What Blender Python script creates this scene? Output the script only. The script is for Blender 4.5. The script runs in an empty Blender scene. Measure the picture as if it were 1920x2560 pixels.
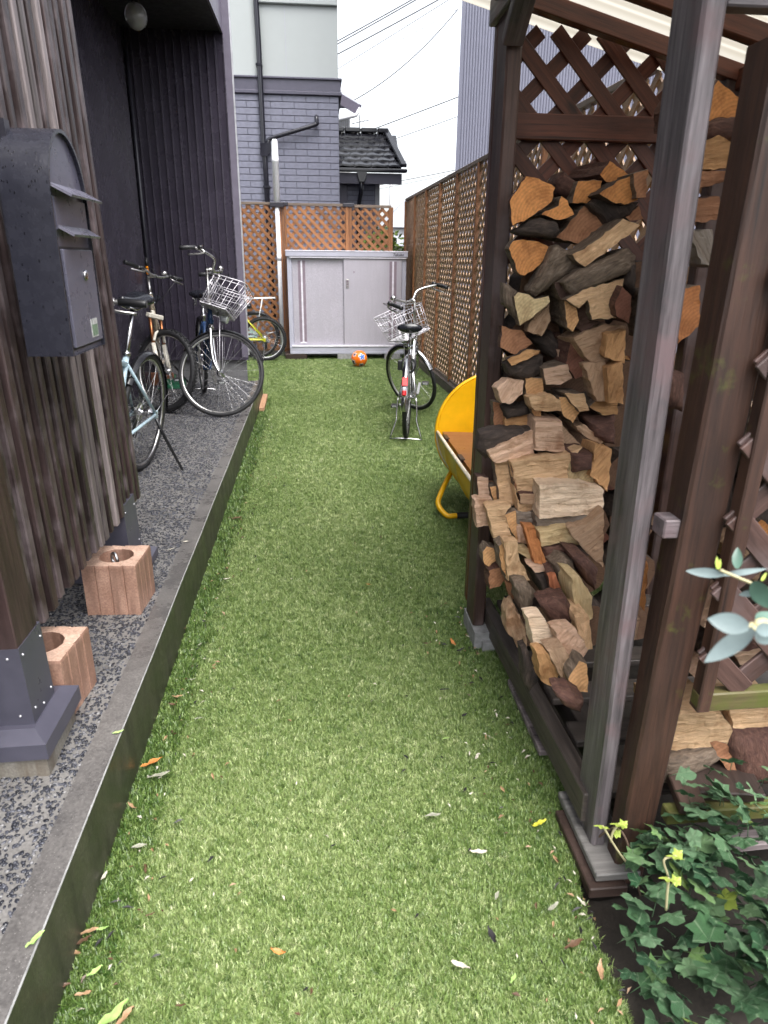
import bpy, math, random
import numpy as np
from mathutils import Vector, Matrix, Euler, noise as mnoise
from mathutils.geometry import delaunay_2d_cdt
R_ = random.Random(7)
rad = math.radians

# ---------------------------------------------------------------- camera, sky, sun, exposure
scene = bpy.context.scene
COL = scene.collection
F = 1710.0; CX, CY = 960.0, 1280.0
PITCH, ROLL, YAW, CAM_H = rad(20.2), rad(0.6), rad(5.5), 1.4
_f = Vector((math.sin(YAW)*math.cos(PITCH), math.cos(YAW)*math.cos(PITCH), -math.sin(PITCH)))
_r = Vector((math.cos(YAW), -math.sin(YAW), 0)); _u = _r.cross(_f)
RX = math.cos(ROLL)*_r + math.sin(ROLL)*_u
UX = -math.sin(ROLL)*_r + math.cos(ROLL)*_u
CAM = Vector((0, 0, CAM_H))
cam_data = bpy.data.cameras.new('camera'); cam = bpy.data.objects.new('camera', cam_data); COL.objects.link(cam)
cam.matrix_world = Matrix(((RX.x, UX.x, -_f.x, 0), (RX.y, UX.y, -_f.y, 0), (RX.z, UX.z, -_f.z, CAM_H), (0, 0, 0, 1)))
cam_data.sensor_fit = 'VERTICAL'; cam_data.sensor_height = 36; cam_data.lens = 36*F/2560
cam_data.clip_start = 0.05; cam_data.clip_end = 2000
cam_data.dof.use_dof = True; cam_data.dof.focus_distance = 3.4; cam_data.dof.aperture_fstop = cam_data.lens/3.6
scene.camera = cam

TO_SUN = Vector((.16, -.42, .90)).normalized(); SUN_EL, SUN_ROT = math.asin(TO_SUN.z), math.atan2(TO_SUN.x, TO_SUN.y)
world = bpy.data.worlds.new('World'); scene.world = world; world.use_nodes = True
wn = world.node_tree.nodes; wl = world.node_tree.links
sky = wn.new('ShaderNodeTexSky'); sky.sky_type = 'NISHITA'; sky.sun_disc = False
sky.sun_elevation = SUN_EL; sky.sun_rotation = SUN_ROT; sky.air_density = 1.0; sky.dust_density = 4.0; sky.ozone_density = 1.0
hs = wn.new('ShaderNodeHueSaturation'); hs.inputs['Saturation'].default_value = 0.26
wl.new(sky.outputs[0], hs.inputs['Color']); wl.new(hs.outputs[0], wn['Background'].inputs['Color'])
wn['Background'].inputs['Strength'].default_value = 0.13
sun_data = bpy.data.lights.new('sun', 'SUN'); sun_data.energy = 0.9; sun_data.angle = rad(48); sun_data.color = (1, .97, .93)
sun = bpy.data.objects.new('sun', sun_data); COL.objects.link(sun)
sun.rotation_euler = TO_SUN.to_track_quat('Z', 'Y').to_euler()
scene.view_settings.view_transform = 'Standard'; scene.view_settings.look = 'None'
scene.view_settings.gamma = 1; scene.view_settings.use_curve_mapping = False
scene.view_settings.exposure = 1.95
scene.render.engine = 'CYCLES'
scene.cycles.use_denoising = True
scene.cycles.max_bounces = 8; scene.cycles.diffuse_bounces = 4; scene.cycles.transparent_max_bounces = 12
scene.cycles.caustics_reflective = False; scene.cycles.caustics_refractive = False

# where a line of sight of the survey meets a plane of the place
def sight(x, y):
    return ((x-CX)/F)*RX - ((y-CY)/F)*UX + _f
def at_z(x, y, z=0.0):
    d = sight(x, y); return CAM + d*((z-CAM.z)/d.z)
def at_y(x, y, Y):
    d = sight(x, y); return CAM + d*((Y-CAM.y)/d.y)
def at_x(x, y, X):
    d = sight(x, y); return CAM + d*((X-CAM.x)/d.x)

# ---------------------------------------------------------------- materials
MATS = {}
def newmat(name):
    m = bpy.data.materials.new(name); m.use_nodes = True
    nt = m.node_tree; b = nt.nodes['Principled BSDF']; MATS[name] = m
    return m, nt, b
def N(nt, t, **kw):
    n = nt.nodes.new(t)
    for k, v in kw.items():
        if k in n.inputs: n.inputs[k].default_value = v
        else: setattr(n, k, v)
    return n
def ramp(nt, stops, fac=None, interp='LINEAR'):
    r = nt.nodes.new('ShaderNodeValToRGB'); r.color_ramp.interpolation = interp
    els = r.color_ramp.elements
    while len(els) > 1: els.remove(els[-1])
    els[0].position = stops[0][0]; els[0].color = (*stops[0][1], 1) if len(stops[0][1]) == 3 else stops[0][1]
    for p, c in stops[1:]:
        e = els.new(p); e.color = (*c, 1) if len(c) == 3 else c
    if fac is not None: nt.links.new(fac, r.inputs[0])
    return r
def mul(c, k): return tuple(min(1, v*k) for v in c)
def coords(nt, scale=(1, 1, 1), kind='Object', loc=None):
    tc = nt.nodes.new('ShaderNodeTexCoord'); mp = nt.nodes.new('ShaderNodeMapping')
    nt.links.new(tc.outputs[kind], mp.inputs['Vector']); mp.inputs['Scale'].default_value = scale
    return mp.outputs[0]
def bump(nt, b, height, strength=.3, dist=.01):
    bp = nt.nodes.new('ShaderNodeBump'); bp.inputs['Strength'].default_value = strength; bp.inputs['Distance'].default_value = dist
    nt.links.new(height, bp.inputs['Height']); nt.links.new(bp.outputs[0], b.inputs['Normal'])
def mixc(nt, a, b, fac, mode='MIX'):
    m = nt.nodes.new('ShaderNodeMix'); m.data_type = 'RGBA'; m.blend_type = mode
    for sock, v in ((m.inputs[6], a), (m.inputs[7], b), (m.inputs[0], fac)):
        if hasattr(v, 'is_linked'): nt.links.new(v, sock)
        elif isinstance(v, tuple): sock.default_value = (*v, 1) if len(v) == 3 else v
        else: sock.default_value = v
    return m.outputs[2]

def plain(name, col, rough=.5, metal=0., var=.12, scale=18, bmp=.0, kind='Object', spec=.5, coat=0):
    """paint, plastic or metal with slight mottling"""
    m, nt, b = newmat(name)
    v = coords(nt, kind=kind)
    n = N(nt, 'ShaderNodeTexNoise', Scale=scale, Detail=6, Roughness=.6); nt.links.new(v, n.inputs['Vector'])
    r = ramp(nt, [(.3, mul(col, 1-var)), (.7, mul(col, 1+var))], n.outputs[0])
    nt.links.new(r.outputs[0], b.inputs['Base Color'])
    b.inputs['Roughness'].default_value = rough; b.inputs['Metallic'].default_value = metal
    b.inputs['Specular IOR Level'].default_value = spec; b.inputs['Coat Weight'].default_value = coat
    rr = ramp(nt, [(.3, (rough*.8,)*3), (.7, (min(1, rough*1.25),)*3)], n.outputs[0]); nt.links.new(rr.outputs[0], b.inputs['Roughness'])
    if bmp: bump(nt, b, n.outputs[0], bmp, .004)
    return m

def timber(name, dark, light, grain=(1.2, 26, 26), rough=.6, bmp=.35, moss=0.0, wear=None, stain=.0, spec=.5):
    """sawn timber: grain runs along local X; each piece takes its own tone from the object random"""
    m, nt, b = newmat(name)
    oi = nt.nodes.new('ShaderNodeObjectInfo')
    tc = nt.nodes.new('ShaderNodeTexCoord'); add = nt.nodes.new('ShaderNodeVectorMath'); add.operation = 'ADD'
    sc = nt.nodes.new('ShaderNodeMath'); sc.operation = 'MULTIPLY'; sc.inputs[1].default_value = 37.0
    nt.links.new(oi.outputs['Random'], sc.inputs[0])
    nt.links.new(tc.outputs['Object'], add.inputs[0]); nt.links.new(sc.outputs[0], add.inputs[1])
    mp = nt.nodes.new('ShaderNodeMapping'); mp.inputs['Scale'].default_value = grain; nt.links.new(add.outputs[0], mp.inputs['Vector'])
    n = N(nt, 'ShaderNodeTexNoise', Scale=3.2, Detail=8, Roughness=.65, Distortion=.4); nt.links.new(mp.outputs[0], n.inputs['Vector'])
    n2 = N(nt, 'ShaderNodeTexNoise', Scale=5, Detail=4, Roughness=.6); nt.links.new(add.outputs[0], n2.inputs['Vector'])
    r = ramp(nt, [(.25, dark), (.55, tuple((a+c)/2 for a, c in zip(dark, light))), (.8, light)], n.outputs[0])
    out = r.outputs[0]
    tone = ramp(nt, [(0, (.72,)*3), (1, (1.2,)*3)], oi.outputs['Random'])
    out = mixc(nt, out, tone.outputs[0], 1.0, 'MULTIPLY')
    if stain:
        ms = nt.nodes.new('ShaderNodeMapping'); ms.inputs['Scale'].default_value = (1.1, 9, 9); nt.links.new(add.outputs[0], ms.inputs['Vector'])
        ns_ = N(nt, 'ShaderNodeTexNoise', Scale=1.6, Detail=7, Roughness=.62, Distortion=.6); nt.links.new(ms.outputs[0], ns_.inputs['Vector'])
        out = mixc(nt, out, ramp(nt, [(.34, (.30,)*3), (.50, (.85,)*3), (.70, (1.25,)*3)], ns_.outputs[0]).outputs[0], stain, 'MULTIPLY')
        mk = nt.nodes.new('ShaderNodeMapping'); mk.inputs['Scale'].default_value = (3.6, 9, 9); nt.links.new(add.outputs[0], mk.inputs['Vector'])
        kn = N(nt, 'ShaderNodeTexVoronoi', Scale=1.0, Randomness=1.0); nt.links.new(mk.outputs[0], kn.inputs['Vector'])
        out = mixc(nt, out, ramp(nt, [(.06, (.22, .20, .18)), (.11, (.75,)*3), (.15, (1, 1, 1))], kn.outputs['Distance']).outputs[0], .9, 'MULTIPLY')
        cr = nt.nodes.new('ShaderNodeMapping'); cr.inputs['Scale'].default_value = (1.4, 60, 60); nt.links.new(add.outputs[0], cr.inputs['Vector'])
        cn = N(nt, 'ShaderNodeTexNoise', Scale=2.0, Detail=3, Roughness=.5); nt.links.new(cr.outputs[0], cn.inputs['Vector'])
        out = mixc(nt, out, ramp(nt, [(.28, (.25,)*3), (.36, (1, 1, 1))], cn.outputs[0]).outputs[0], .8, 'MULTIPLY')
    if wear:
        w = ramp(nt, [(.5, (0, 0, 0)), (.66, (1, 1, 1))], n2.outputs[0])
        out = mixc(nt, out, wear, w.outputs[0])
    if moss:
        n3 = N(nt, 'ShaderNodeTexNoise', Scale=7, Detail=7, Roughness=.7); nt.links.new(add.outputs[0], n3.inputs['Vector'])
        w = ramp(nt, [(1-moss, (0, 0, 0)), (1-moss+.16, (1, 1, 1))], n3.outputs[0])
        out = mixc(nt, out, (.075, .085, .014), w.outputs[0])
    nt.links.new(out, b.inputs['Base Color'])
    rr = ramp(nt, [(.3, (rough*.75,)*3), (.75, (min(1, rough*1.2),)*3)], n2.outputs[0]); nt.links.new(rr.outputs[0], b.inputs['Roughness'])
    b.inputs['Specular IOR Level'].default_value = spec
    if bmp: bump(nt, b, n.outputs[0], bmp, .004)
    return m

timber('dark_wood', (.012, .008, .008), (.085, .055, .055), rough=.42, wear=(.115, .09, .095), bmp=.5, stain=1.0)
timber('dark_wood_end', (.03, .018, .016), (.06, .036, .036), rough=.42, stain=1.0)
timber('pale_batten', (.07, .055, .055), (.33, .28, .28), rough=.55, stain=.9)
timber('rack_wood', (.045, .022, .018), (.15, .085, .07), rough=.55, wear=(.10, .072, .07), stain=.8)
timber('rack_dark', (.05, .014, .008), (.19, .06, .032), rough=.5, stain=.7)
timber('post_grey', (.04, .034, .036), (.27, .235, .25), rough=.5, wear=(.14, .095, .10), bmp=.6, stain=.85)
timber('post_brown', (.028, .012, .008), (.11, .05, .031), rough=.6, moss=.41, bmp=.6, stain=.9)
timber('mossy_wood', (.05, .04, .015), (.16, .13, .05), rough=.7, moss=.62)
timber('fence_orange', (.15, .058, .02), (.40, .18, .072), rough=.5, grain=(2, 40, 40))
timber('fence_weathered', (.26, .145, .075), (.60, .42, .28), rough=.55, grain=(2, 40, 40))
timber('fence_post', (.14, .055, .022), (.40, .185, .08), rough=.55, stain=.5)
timber('fence_cap', (.10, .075, .055), (.24, .18, .14), rough=.6)
timber('sill_wood', (.035, .028, .024), (.12, .098, .085), rough=.6, stain=.8)
timber('plank_dark', (.02, .012, .009), (.07, .042, .033), rough=.55, grain=(1.2, 14, 14), bmp=.5)
timber('seat_wood', (.13, .045, .02), (.30, .13, .07), rough=.35)
timber('stick_wood', (.25, .13, .07), (.5, .3, .18), rough=.6)

def logmat(name, kind):
    m, nt, b = newmat(name)
    oi = nt.nodes.new('ShaderNodeObjectInfo'); tc = nt.nodes.new('ShaderNodeTexCoord')
    add = nt.nodes.new('ShaderNodeVectorMath'); add.operation = 'ADD'
    sc = nt.nodes.new('ShaderNodeMath'); sc.operation = 'MULTIPLY'; sc.inputs[1].default_value = 53.0
    nt.links.new(oi.outputs['Random'], sc.inputs[0]); nt.links.new(tc.outputs['Object'], add.inputs[0]); nt.links.new(sc.outputs[0], add.inputs[1])
    col = oi.outputs['Color']
    if kind == 'split':
        mp = nt.nodes.new('ShaderNodeMapping'); mp.inputs['Scale'].default_value = (3, 34, 34); nt.links.new(add.outputs[0], mp.inputs['Vector'])
        n = N(nt, 'ShaderNodeTexNoise', Scale=2.4, Detail=9, Roughness=.7, Distortion=.7); nt.links.new(mp.outputs[0], n.inputs['Vector'])
        n2 = N(nt, 'ShaderNodeTexNoise', Scale=9, Detail=5, Roughness=.65); nt.links.new(add.outputs[0], n2.inputs['Vector'])
        r = ramp(nt, [(.26, (.38, .28, .21)), (.38, (.82, .76, .70)), (.54, (1.0, 1.0, 1.0)), (.72, (1.2, 1.2, 1.2))], n.outputs[0])
        r2 = ramp(nt, [(.30, (.50, .38, .28)), (.46, (.97, .96, .95)), (.72, (1.15, 1.12, 1.1))], n2.outputs[0])
        out = mixc(nt, mixc(nt, col, r.outputs[0], 1., 'MULTIPLY'), r2.outputs[0], .85, 'MULTIPLY')
        nt.links.new(out, b.inputs['Base Color']); b.inputs['Roughness'].default_value = .7
        bump(nt, b, n.outputs[0], 1.0, .016)
    elif kind == 'end':
        mp = nt.nodes.new('ShaderNodeMapping'); mp.inputs['Location'].default_value = (0, .05, .06); nt.links.new(tc.outputs['Object'], mp.inputs['Vector'])
        w = N(nt, 'ShaderNodeTexWave', Scale=34, Distortion=1.6, Detail=3); w.wave_type = 'RINGS'; w.rings_direction = 'X'
        w.inputs['Detail Scale'].default_value = 1.2
        nt.links.new(mp.outputs[0], w.inputs['Vector'])
        n2 = N(nt, 'ShaderNodeTexNoise', Scale=14, Detail=7, Roughness=.7); nt.links.new(add.outputs[0], n2.inputs['Vector'])
        n3 = N(nt, 'ShaderNodeTexNoise', Scale=120, Detail=3); nt.links.new(add.outputs[0], n3.inputs['Vector'])
        r = ramp(nt, [(0, (.8, .76, .72)), (.6, (1, 1, 1)), (1, (1.08, 1.06, 1.04))], w.outputs[0])
        r2 = ramp(nt, [(.32, (.45, .36, .30)), (.5, (.95, .95, .95)), (.75, (1.15, 1.12, 1.1))], n2.outputs[0])
        r3 = ramp(nt, [(.3, (.8, .8, .8)), (.7, (1.12, 1.12, 1.12))], n3.outputs[0])
        out = mixc(nt, mixc(nt, mixc(nt, col, r.outputs[0], .6, 'MULTIPLY'), r2.outputs[0], .8, 'MULTIPLY'), r3.outputs[0], .7, 'MULTIPLY')
        nt.links.new(out, b.inputs['Base Color']); b.inputs['Roughness'].default_value = .8
        bump(nt, b, n2.outputs[0], .8, .012)
    else:
        c1, c2, c3 = {'bark_grey': ((.05, .036, .026), (.21, .15, .105), (.42, .33, .255)), 'bark_dark': ((.016, .011, .009), (.062, .042, .033), (.16, .115, .09)),
                      'bark_red': ((.04, .016, .012), (.12, .052, .036), (.24, .13, .09))}[kind]
        mp = nt.nodes.new('ShaderNodeMapping'); mp.inputs['Scale'].default_value = (5, 16, 16); nt.links.new(add.outputs[0], mp.inputs['Vector'])
        n = N(nt, 'ShaderNodeTexNoise', Scale=3.5, Detail=10, Roughness=.72, Distortion=1.0); nt.links.new(mp.outputs[0], n.inputs['Vector'])
        vv = N(nt, 'ShaderNodeTexVoronoi', Scale=9); nt.links.new(mp.outputs[0], vv.inputs['Vector'])
        r = ramp(nt, [(.3, c1), (.5, c2), (.74, c3)], n.outputs[0])
        out = mixc(nt, r.outputs[0], c1, ramp(nt, [(0, (0, 0, 0)), (.9, (.55,)*3)], vv.outputs['Distance']).outputs[0])
        nt.links.new(out, b.inputs['Base Color']); b.inputs['Roughness'].default_value = .75
        bump(nt, b, n.outputs[0], .9, .012)
    return m
logmat('log_split', 'split'); logmat('log_end', 'end')
for k in ('bark_grey', 'bark_dark', 'bark_red'): logmat(k, k)

plain('mailbox_metal', (.022, .0225, .032), rough=.26, var=.12, scale=30)
plain('mailbox_front', (.10, .098, .135), rough=.3, var=.12)
plain('flap_metal', (.13, .125, .165), rough=.28)
plain('sticker', (.45, .46, .45), rough=.4, var=.6, scale=60); plain('sticker_print', (.16, .24, .16), rough=.4, var=.6, scale=90)
plain('clad_metal', (.062, .06, .082), rough=.32, var=.15, scale=12)
plain('clad_dark', (.026, .025, .034), rough=.35, var=.15)
plain('siding_dark', (.047, .040, .058), rough=.26, var=.18, scale=4, bmp=.03)
plain('siding_trim', (.135, .12, .16), rough=.35, var=.1)
plain('soffit_dark', (.02, .018, .022), rough=.6)
plain('silver_trim', (.5, .5, .53), rough=.35, metal=.6)
plain('chrome', (.55, .55, .56), rough=.18, metal=1., var=.08)
plain('alloy', (.48, .47, .46), rough=.3, metal=1., var=.12)
plain('black_paint', (.012, .012, .014), rough=.25, var=.2)
plain('rubber', (.016, .016, .018), rough=.6, var=.3, bmp=.1)
plain('black_plastic', (.016, .016, .018), rough=.4, var=.2)
plain('saddle_vinyl', (.014, .015, .02), rough=.25, var=.2)
plain('ice_blue_paint', (.42, .55, .62), rough=.25, var=.06, coat=.3)
plain('champagne_paint', (.42, .35, .27), rough=.28, metal=.5, var=.1)
plain('cream_paint', (.62, .58, .5), rough=.35)
plain('copper', (.35, .14, .06), rough=.3, metal=.9)
plain('blue_paint', (.02, .045, .11), rough=.25)
plain('yellow_green_paint', (.55, .55, .03), rough=.3)
plain('white_paint', (.72, .74, .74), rough=.35)
plain('pale_teal_paint', (.5, .66, .64), rough=.35)
plain('red_lens', (.5, .008, .01), rough=.12); plain('amber_lens', (.75, .25, .01), rough=.2)
plain('clear_lens', (.6, .62, .64), rough=.1, metal=.4)
plain('wire_silver', (.6, .58, .62), rough=.3, metal=.5)
plain('white_plastic', (.7, .68, .72), rough=.45)
plain('shed_frame', (.42, .42, .50), rough=.4, var=.06, scale=5)
plain('shed_rail', (.68, .66, .73), rough=.4)
plain('shed_groove', (.23, .18, .22), rough=.45)
plain('print_black', (.02, .02, .025), rough=.5)
plain('pvc_white', (.82, .82, .85), rough=.35, var=.06)
plain('pipe_dark', (.018, .018, .026), rough=.16, var=.2)
plain('house_band', (.085, .082, .115), rough=.45, var=.1)
plain('house_white', (.40, .43, .43), rough=.8, var=.04, scale=3)
plain('house_tile', (.18, .185, .24), rough=.55, var=.14, scale=22, bmp=.25)
plain('house_joint', (.13, .13, .175), rough=.8)
plain('roof_tile', (.03, .03, .038), rough=.16, var=.25, scale=6)
plain('far_roof', (.26, .27, .30), rough=.6); plain('far_wall', (.55, .55, .54), rough=.8); plain('far_pale', (.62, .62, .64), rough=.8)
plain('corrugated_blue', (.165, .17, .225), rough=.42, var=.06, scale=2)
plain('wire_black', (.06, .06, .065), rough=.6); plain('pole_grey', (.35, .35, .36), rough=.7)
plain('yellow_paint', (.78, .42, .004), rough=.35, var=.14, scale=7)
plain('rim_white', (.66, .58, .45), rough=.4, var=.2)
plain('steel_ring', (.5, .5, .5), rough=.3, metal=1)
plain('mortar_white', (.6, .58, .55), rough=.8, bmp=.2, scale=60)
plain('stone_grey', (.25, .25, .25), rough=.8, var=.35, bmp=.4, scale=25)
plain('green_plastic', (.015, .10, .05), rough=.35)
plain('bush_leaf', (.17, .25, .05), rough=.6, var=.4); plain('bare_twig', (.12, .09, .07), rough=.8)
plain('twig_pale', (.42, .38, .22), rough=.6); timber('plank_grey', (.09, .085, .08), (.22, .21, .20), rough=.6, stain=.7)
plain('stem_brown', (.09, .06, .04), rough=.8)

def glassy():
    m, nt, b = newmat('lamp_glass'); b.inputs['Base Color'].default_value = (.9, .9, .92, 1); b.inputs['Roughness'].default_value = .05
    b.inputs['Transmission Weight'].default_value = .7; b.inputs['IOR'].default_value = 1.45
glassy()
def roofsheet():
    m, nt, b = newmat('roof_sheet'); v = coords(nt, (1, 1, 1))
    w = N(nt, 'ShaderNodeTexWave', Scale=5, Distortion=.15); w.bands_direction = 'Y'; nt.links.new(v, w.inputs['Vector'])
    r = ramp(nt, [(0, (.29, .27, .225)), (1, (.38, .36, .315))], w.outputs[0]); nt.links.new(r.outputs[0], b.inputs['Base Color'])
    b.inputs['Roughness'].default_value = .5
    t = nt.nodes.new('ShaderNodeBsdfTranslucent'); nt.links.new(r.outputs[0], t.inputs['Color'])
    mx = nt.nodes.new('ShaderNodeMixShader'); mx.inputs[0].default_value = .8
    nt.links.new(b.outputs[0], mx.inputs[1]); nt.links.new(t.outputs[0], mx.inputs[2]); nt.links.new(mx.outputs[0], nt.nodes['Material Output'].inputs['Surface'])
roofsheet()
def mailwet():
    """rain drops on the mailbox shell"""
    m = MATS['mailbox_metal']; nt = m.node_tree; b = nt.nodes['Principled BSDF']
    v = coords(nt, (1, 1, .55)); vo = N(nt, 'ShaderNodeTexVoronoi', Scale=120); nt.links.new(v, vo.inputs['Vector'])
    r = ramp(nt, [(.16, (1, 1, 1)), (.34, (0, 0, 0))], vo.outputs['Distance']); bump(nt, b, r.outputs[0], .14, .001)
    old = b.inputs['Base Color'].links[0].from_socket; gate = ramp(nt, [(.50, (0, 0, 0)), (.52, (1, 1, 1))], vo.outputs['Color'])
    drop = mixc(nt, (0., 0., 0.), r.outputs[0], gate.outputs[0]); nt.links.new(mixc(nt, old, (.006, .006, .010), drop), b.inputs['Base Color'])  # dark refraction of the drops painted into the base colour
    m2 = MATS['mailbox_front']; nt = m2.node_tree; b = nt.nodes['Principled BSDF']
    v = coords(nt); vo = N(nt, 'ShaderNodeTexVoronoi', Scale=70); nt.links.new(v, vo.inputs['Vector'])
    r = ramp(nt, [(.1, (1, 1, 1)), (.2, (0, 0, 0))], vo.outputs['Distance']); bump(nt, b, r.outputs[0], .5, .002)
mailwet()
def concrete(name, c1, c2, rough=.45, sc=6, stain=None, speck=.0):
    m, nt, b = newmat(name); v = coords(nt)
    n = N(nt, 'ShaderNodeTexNoise', Scale=sc, Detail=9, Roughness=.68); nt.links.new(v, n.inputs['Vector'])
    f = N(nt, 'ShaderNodeTexNoise', Scale=160, Detail=3); nt.links.new(v, f.inputs['Vector'])
    out = ramp(nt, [(.3, c1), (.72, c2)], n.outputs[0]).outputs[0]
    out = mixc(nt, out, ramp(nt, [(.35, (.72,)*3), (.66, (1.2,)*3)], f.outputs[0]).outputs[0], .8, 'MULTIPLY')
    if speck:
        vo = N(nt, 'ShaderNodeTexVoronoi', Scale=130); nt.links.new(v, vo.inputs['Vector'])
        out = mixc(nt, out, (.5, .48, .45), ramp(nt, [(.08, (speck,)*3), (.14, (0, 0, 0))], vo.outputs['Distance']).outputs[0])
    if stain:
        sv = coords(nt, (9, 9, 1.2)); s = N(nt, 'ShaderNodeTexNoise', Scale=2.2, Detail=6, Roughness=.65); nt.links.new(sv, s.inputs['Vector'])
        out = mixc(nt, out, stain, ramp(nt, [(.42, (0, 0, 0)), (.68, (.9,)*3)], s.outputs[0]).outputs[0])
    nt.links.new(out, b.inputs['Base Color'])
    rr = ramp(nt, [(.35, (rough*.55,)*3), (.7, (min(1, rough*1.3),)*3)], n.outputs[0]); nt.links.new(rr.outputs[0], b.inputs['Roughness'])
    bump(nt, b, f.outputs[0], .25, .003)
    return m
concrete('kerb_top', (.072, .068, .067), (.165, .155, .147), rough=.35, speck=.5)
concrete('kerb_face', (.03, .03, .022), (.08, .08, .05), rough=.5, stain=(.028, .028, .02))
concrete('foundation', (.12, .12, .13), (.2, .2, .2), rough=.6)
concrete('footing', (.18, .165, .14), (.30, .29, .26), rough=.6, stain=(.11, .085, .06))
concrete('terrace_mortar', (.115, .11, .105), (.225, .215, .205), rough=.35, sc=3)
concrete('brick_block', (.28, .15, .105), (.44, .27, .20), rough=.75, sc=14, speck=.25, stain=(.19, .105, .075))
concrete('brick_block_top', (.42, .27, .20), (.54, .37, .285), rough=.8, sc=14, speck=.25)
concrete('shed_panel', (.40, .38, .435), (.46, .435, .495), rough=.5, sc=1.5, stain=(.385, .365, .415))
concrete('earth', (.012, .009, .007), (.035, .028, .02), rough=.9, sc=5)
concrete('asphalt', (.04, .04, .042), (.07, .07, .07), rough=.8)

def pebble_mat():
    m, nt, b = newmat('pebble'); oi = nt.nodes.new('ShaderNodeObjectInfo')
    r = ramp(nt, [(0, (.012, .013, .018)), (.55, (.03, .032, .042)), (.8, (.075, .078, .095)), (1, (.2, .195, .19))], oi.outputs['Random'])
    nt.links.new(r.outputs[0], b.inputs['Base Color']); b.inputs['Roughness'].default_value = .22
pebble_mat()
def grass_mats():
    m, nt, b = newmat('turf_base'); v = coords(nt)
    n = N(nt, 'ShaderNodeTexNoise', Scale=90, Detail=6, Roughness=.7); nt.links.new(v, n.inputs['Vector'])
    nt.links.new(ramp(nt, [(.3, (.025, .05, .008)), (.7, (.08, .13, .025))], n.outputs[0]).outputs[0], b.inputs['Base Color'])
    b.inputs['Roughness'].default_value = .8
    m, nt, b = newmat('grass_blade')
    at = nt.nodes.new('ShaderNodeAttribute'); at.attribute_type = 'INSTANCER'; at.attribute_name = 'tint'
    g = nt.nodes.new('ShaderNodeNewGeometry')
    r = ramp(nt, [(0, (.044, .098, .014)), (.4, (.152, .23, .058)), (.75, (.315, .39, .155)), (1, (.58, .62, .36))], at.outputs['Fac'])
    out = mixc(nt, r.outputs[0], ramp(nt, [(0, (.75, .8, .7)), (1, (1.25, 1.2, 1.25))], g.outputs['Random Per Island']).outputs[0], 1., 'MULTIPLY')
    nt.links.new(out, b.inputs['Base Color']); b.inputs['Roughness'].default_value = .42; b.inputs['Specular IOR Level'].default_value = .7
grass_mats()
def ivy_mat():
    m, nt, b = newmat('ivy_leaf'); tc = nt.nodes.new('ShaderNodeTexCoord'); oi = nt.nodes.new('ShaderNodeObjectInfo')
    uv = nt.nodes.new('ShaderNodeSeparateXYZ'); nt.links.new(tc.outputs['Object'], uv.inputs[0])
    n = N(nt, 'ShaderNodeTexNoise', Scale=60, Detail=5); nt.links.new(tc.outputs['Object'], n.inputs['Vector'])
    at = N(nt, 'ShaderNodeMath', operation='ARCTAN2'); nt.links.new(uv.outputs[1], at.inputs[0]); nt.links.new(uv.outputs[0], at.inputs[1])
    w = N(nt, 'ShaderNodeMath', operation='MULTIPLY'); w.inputs[1].default_value = 6.2; nt.links.new(at.outputs[0], w.inputs[0])
    c = N(nt, 'ShaderNodeMath', operation='COSINE'); nt.links.new(w.outputs[0], c.inputs[0])
    vein = ramp(nt, [(.90, (0, 0, 0)), (1.0, (.6,)*3)], c.outputs[0])
    base = ramp(nt, [(0, (.022, .07, .03)), (.5, (.065, .145, .06)), (.85, (.12, .215, .115)), (.97, (.14, .25, .08)), (1, (.20, .30, .06))], oi.outputs['Random'])
    out = mixc(nt, base.outputs[0], ramp(nt, [(.3, (.7,)*3), (.7, (1.3,)*3)], n.outputs[0]).outputs[0], 1., 'MULTIPLY')
    out = mixc(nt, out, (.20, .27, .17), vein.outputs[0])
    nt.links.new(out, b.inputs['Base Color']); b.inputs['Roughness'].default_value = .5
    b.inputs['Specular IOR Level'].default_value = .35
    bump(nt, b, n.outputs[0], .5, .2)
    m, nt, b = newmat('ivy_young'); b.inputs['Base Color'].default_value = (.30, .38, .07, 1); b.inputs['Roughness'].default_value = .45
    b.inputs['Subsurface Weight'].default_value = .0
    plain('olive_leaf', (.14, .185, .185), rough=.45, var=.2, scale=30); plain('olive_leaf_dark', (.06, .12, .09), rough=.4, var=.2)
ivy_mat()
LEAFC = {'tan': (.32, .20, .11), 'pale': (.5, .46, .38), 'orange': (.5, .19, .05), 'brown': (.10, .055, .03), 'grey': (.26, .26, .2), 'green': (.27, .42, .12), 'dark': (.02, .018, .02),
         'yellow': (.5, .48, .05), 'lime': (.35, .55, .16)}
for k, c in LEAFC.items(): plain('dry_leaf_'+k, c, rough=.5, var=.3, scale=70)
def ballmat():
    m, nt, b = newmat('ball_orange'); v = coords(nt)
    n = N(nt, 'ShaderNodeTexNoise', Scale=14, Detail=4); nt.links.new(v, n.inputs['Vector'])
    nt.links.new(ramp(nt, [(.3, (.75, .13, .008)), (.7, (.85, .22, .012))], n.outputs[0]).outputs[0], b.inputs['Base Color']); b.inputs['Roughness'].default_value = .3
    plain('ball_blue', (.05, .15, .5), rough=.3); plain('ball_black', (.03, .03, .05), rough=.3); plain('ball_white', (.7, .7, .75), rough=.3)
ballmat()
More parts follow.
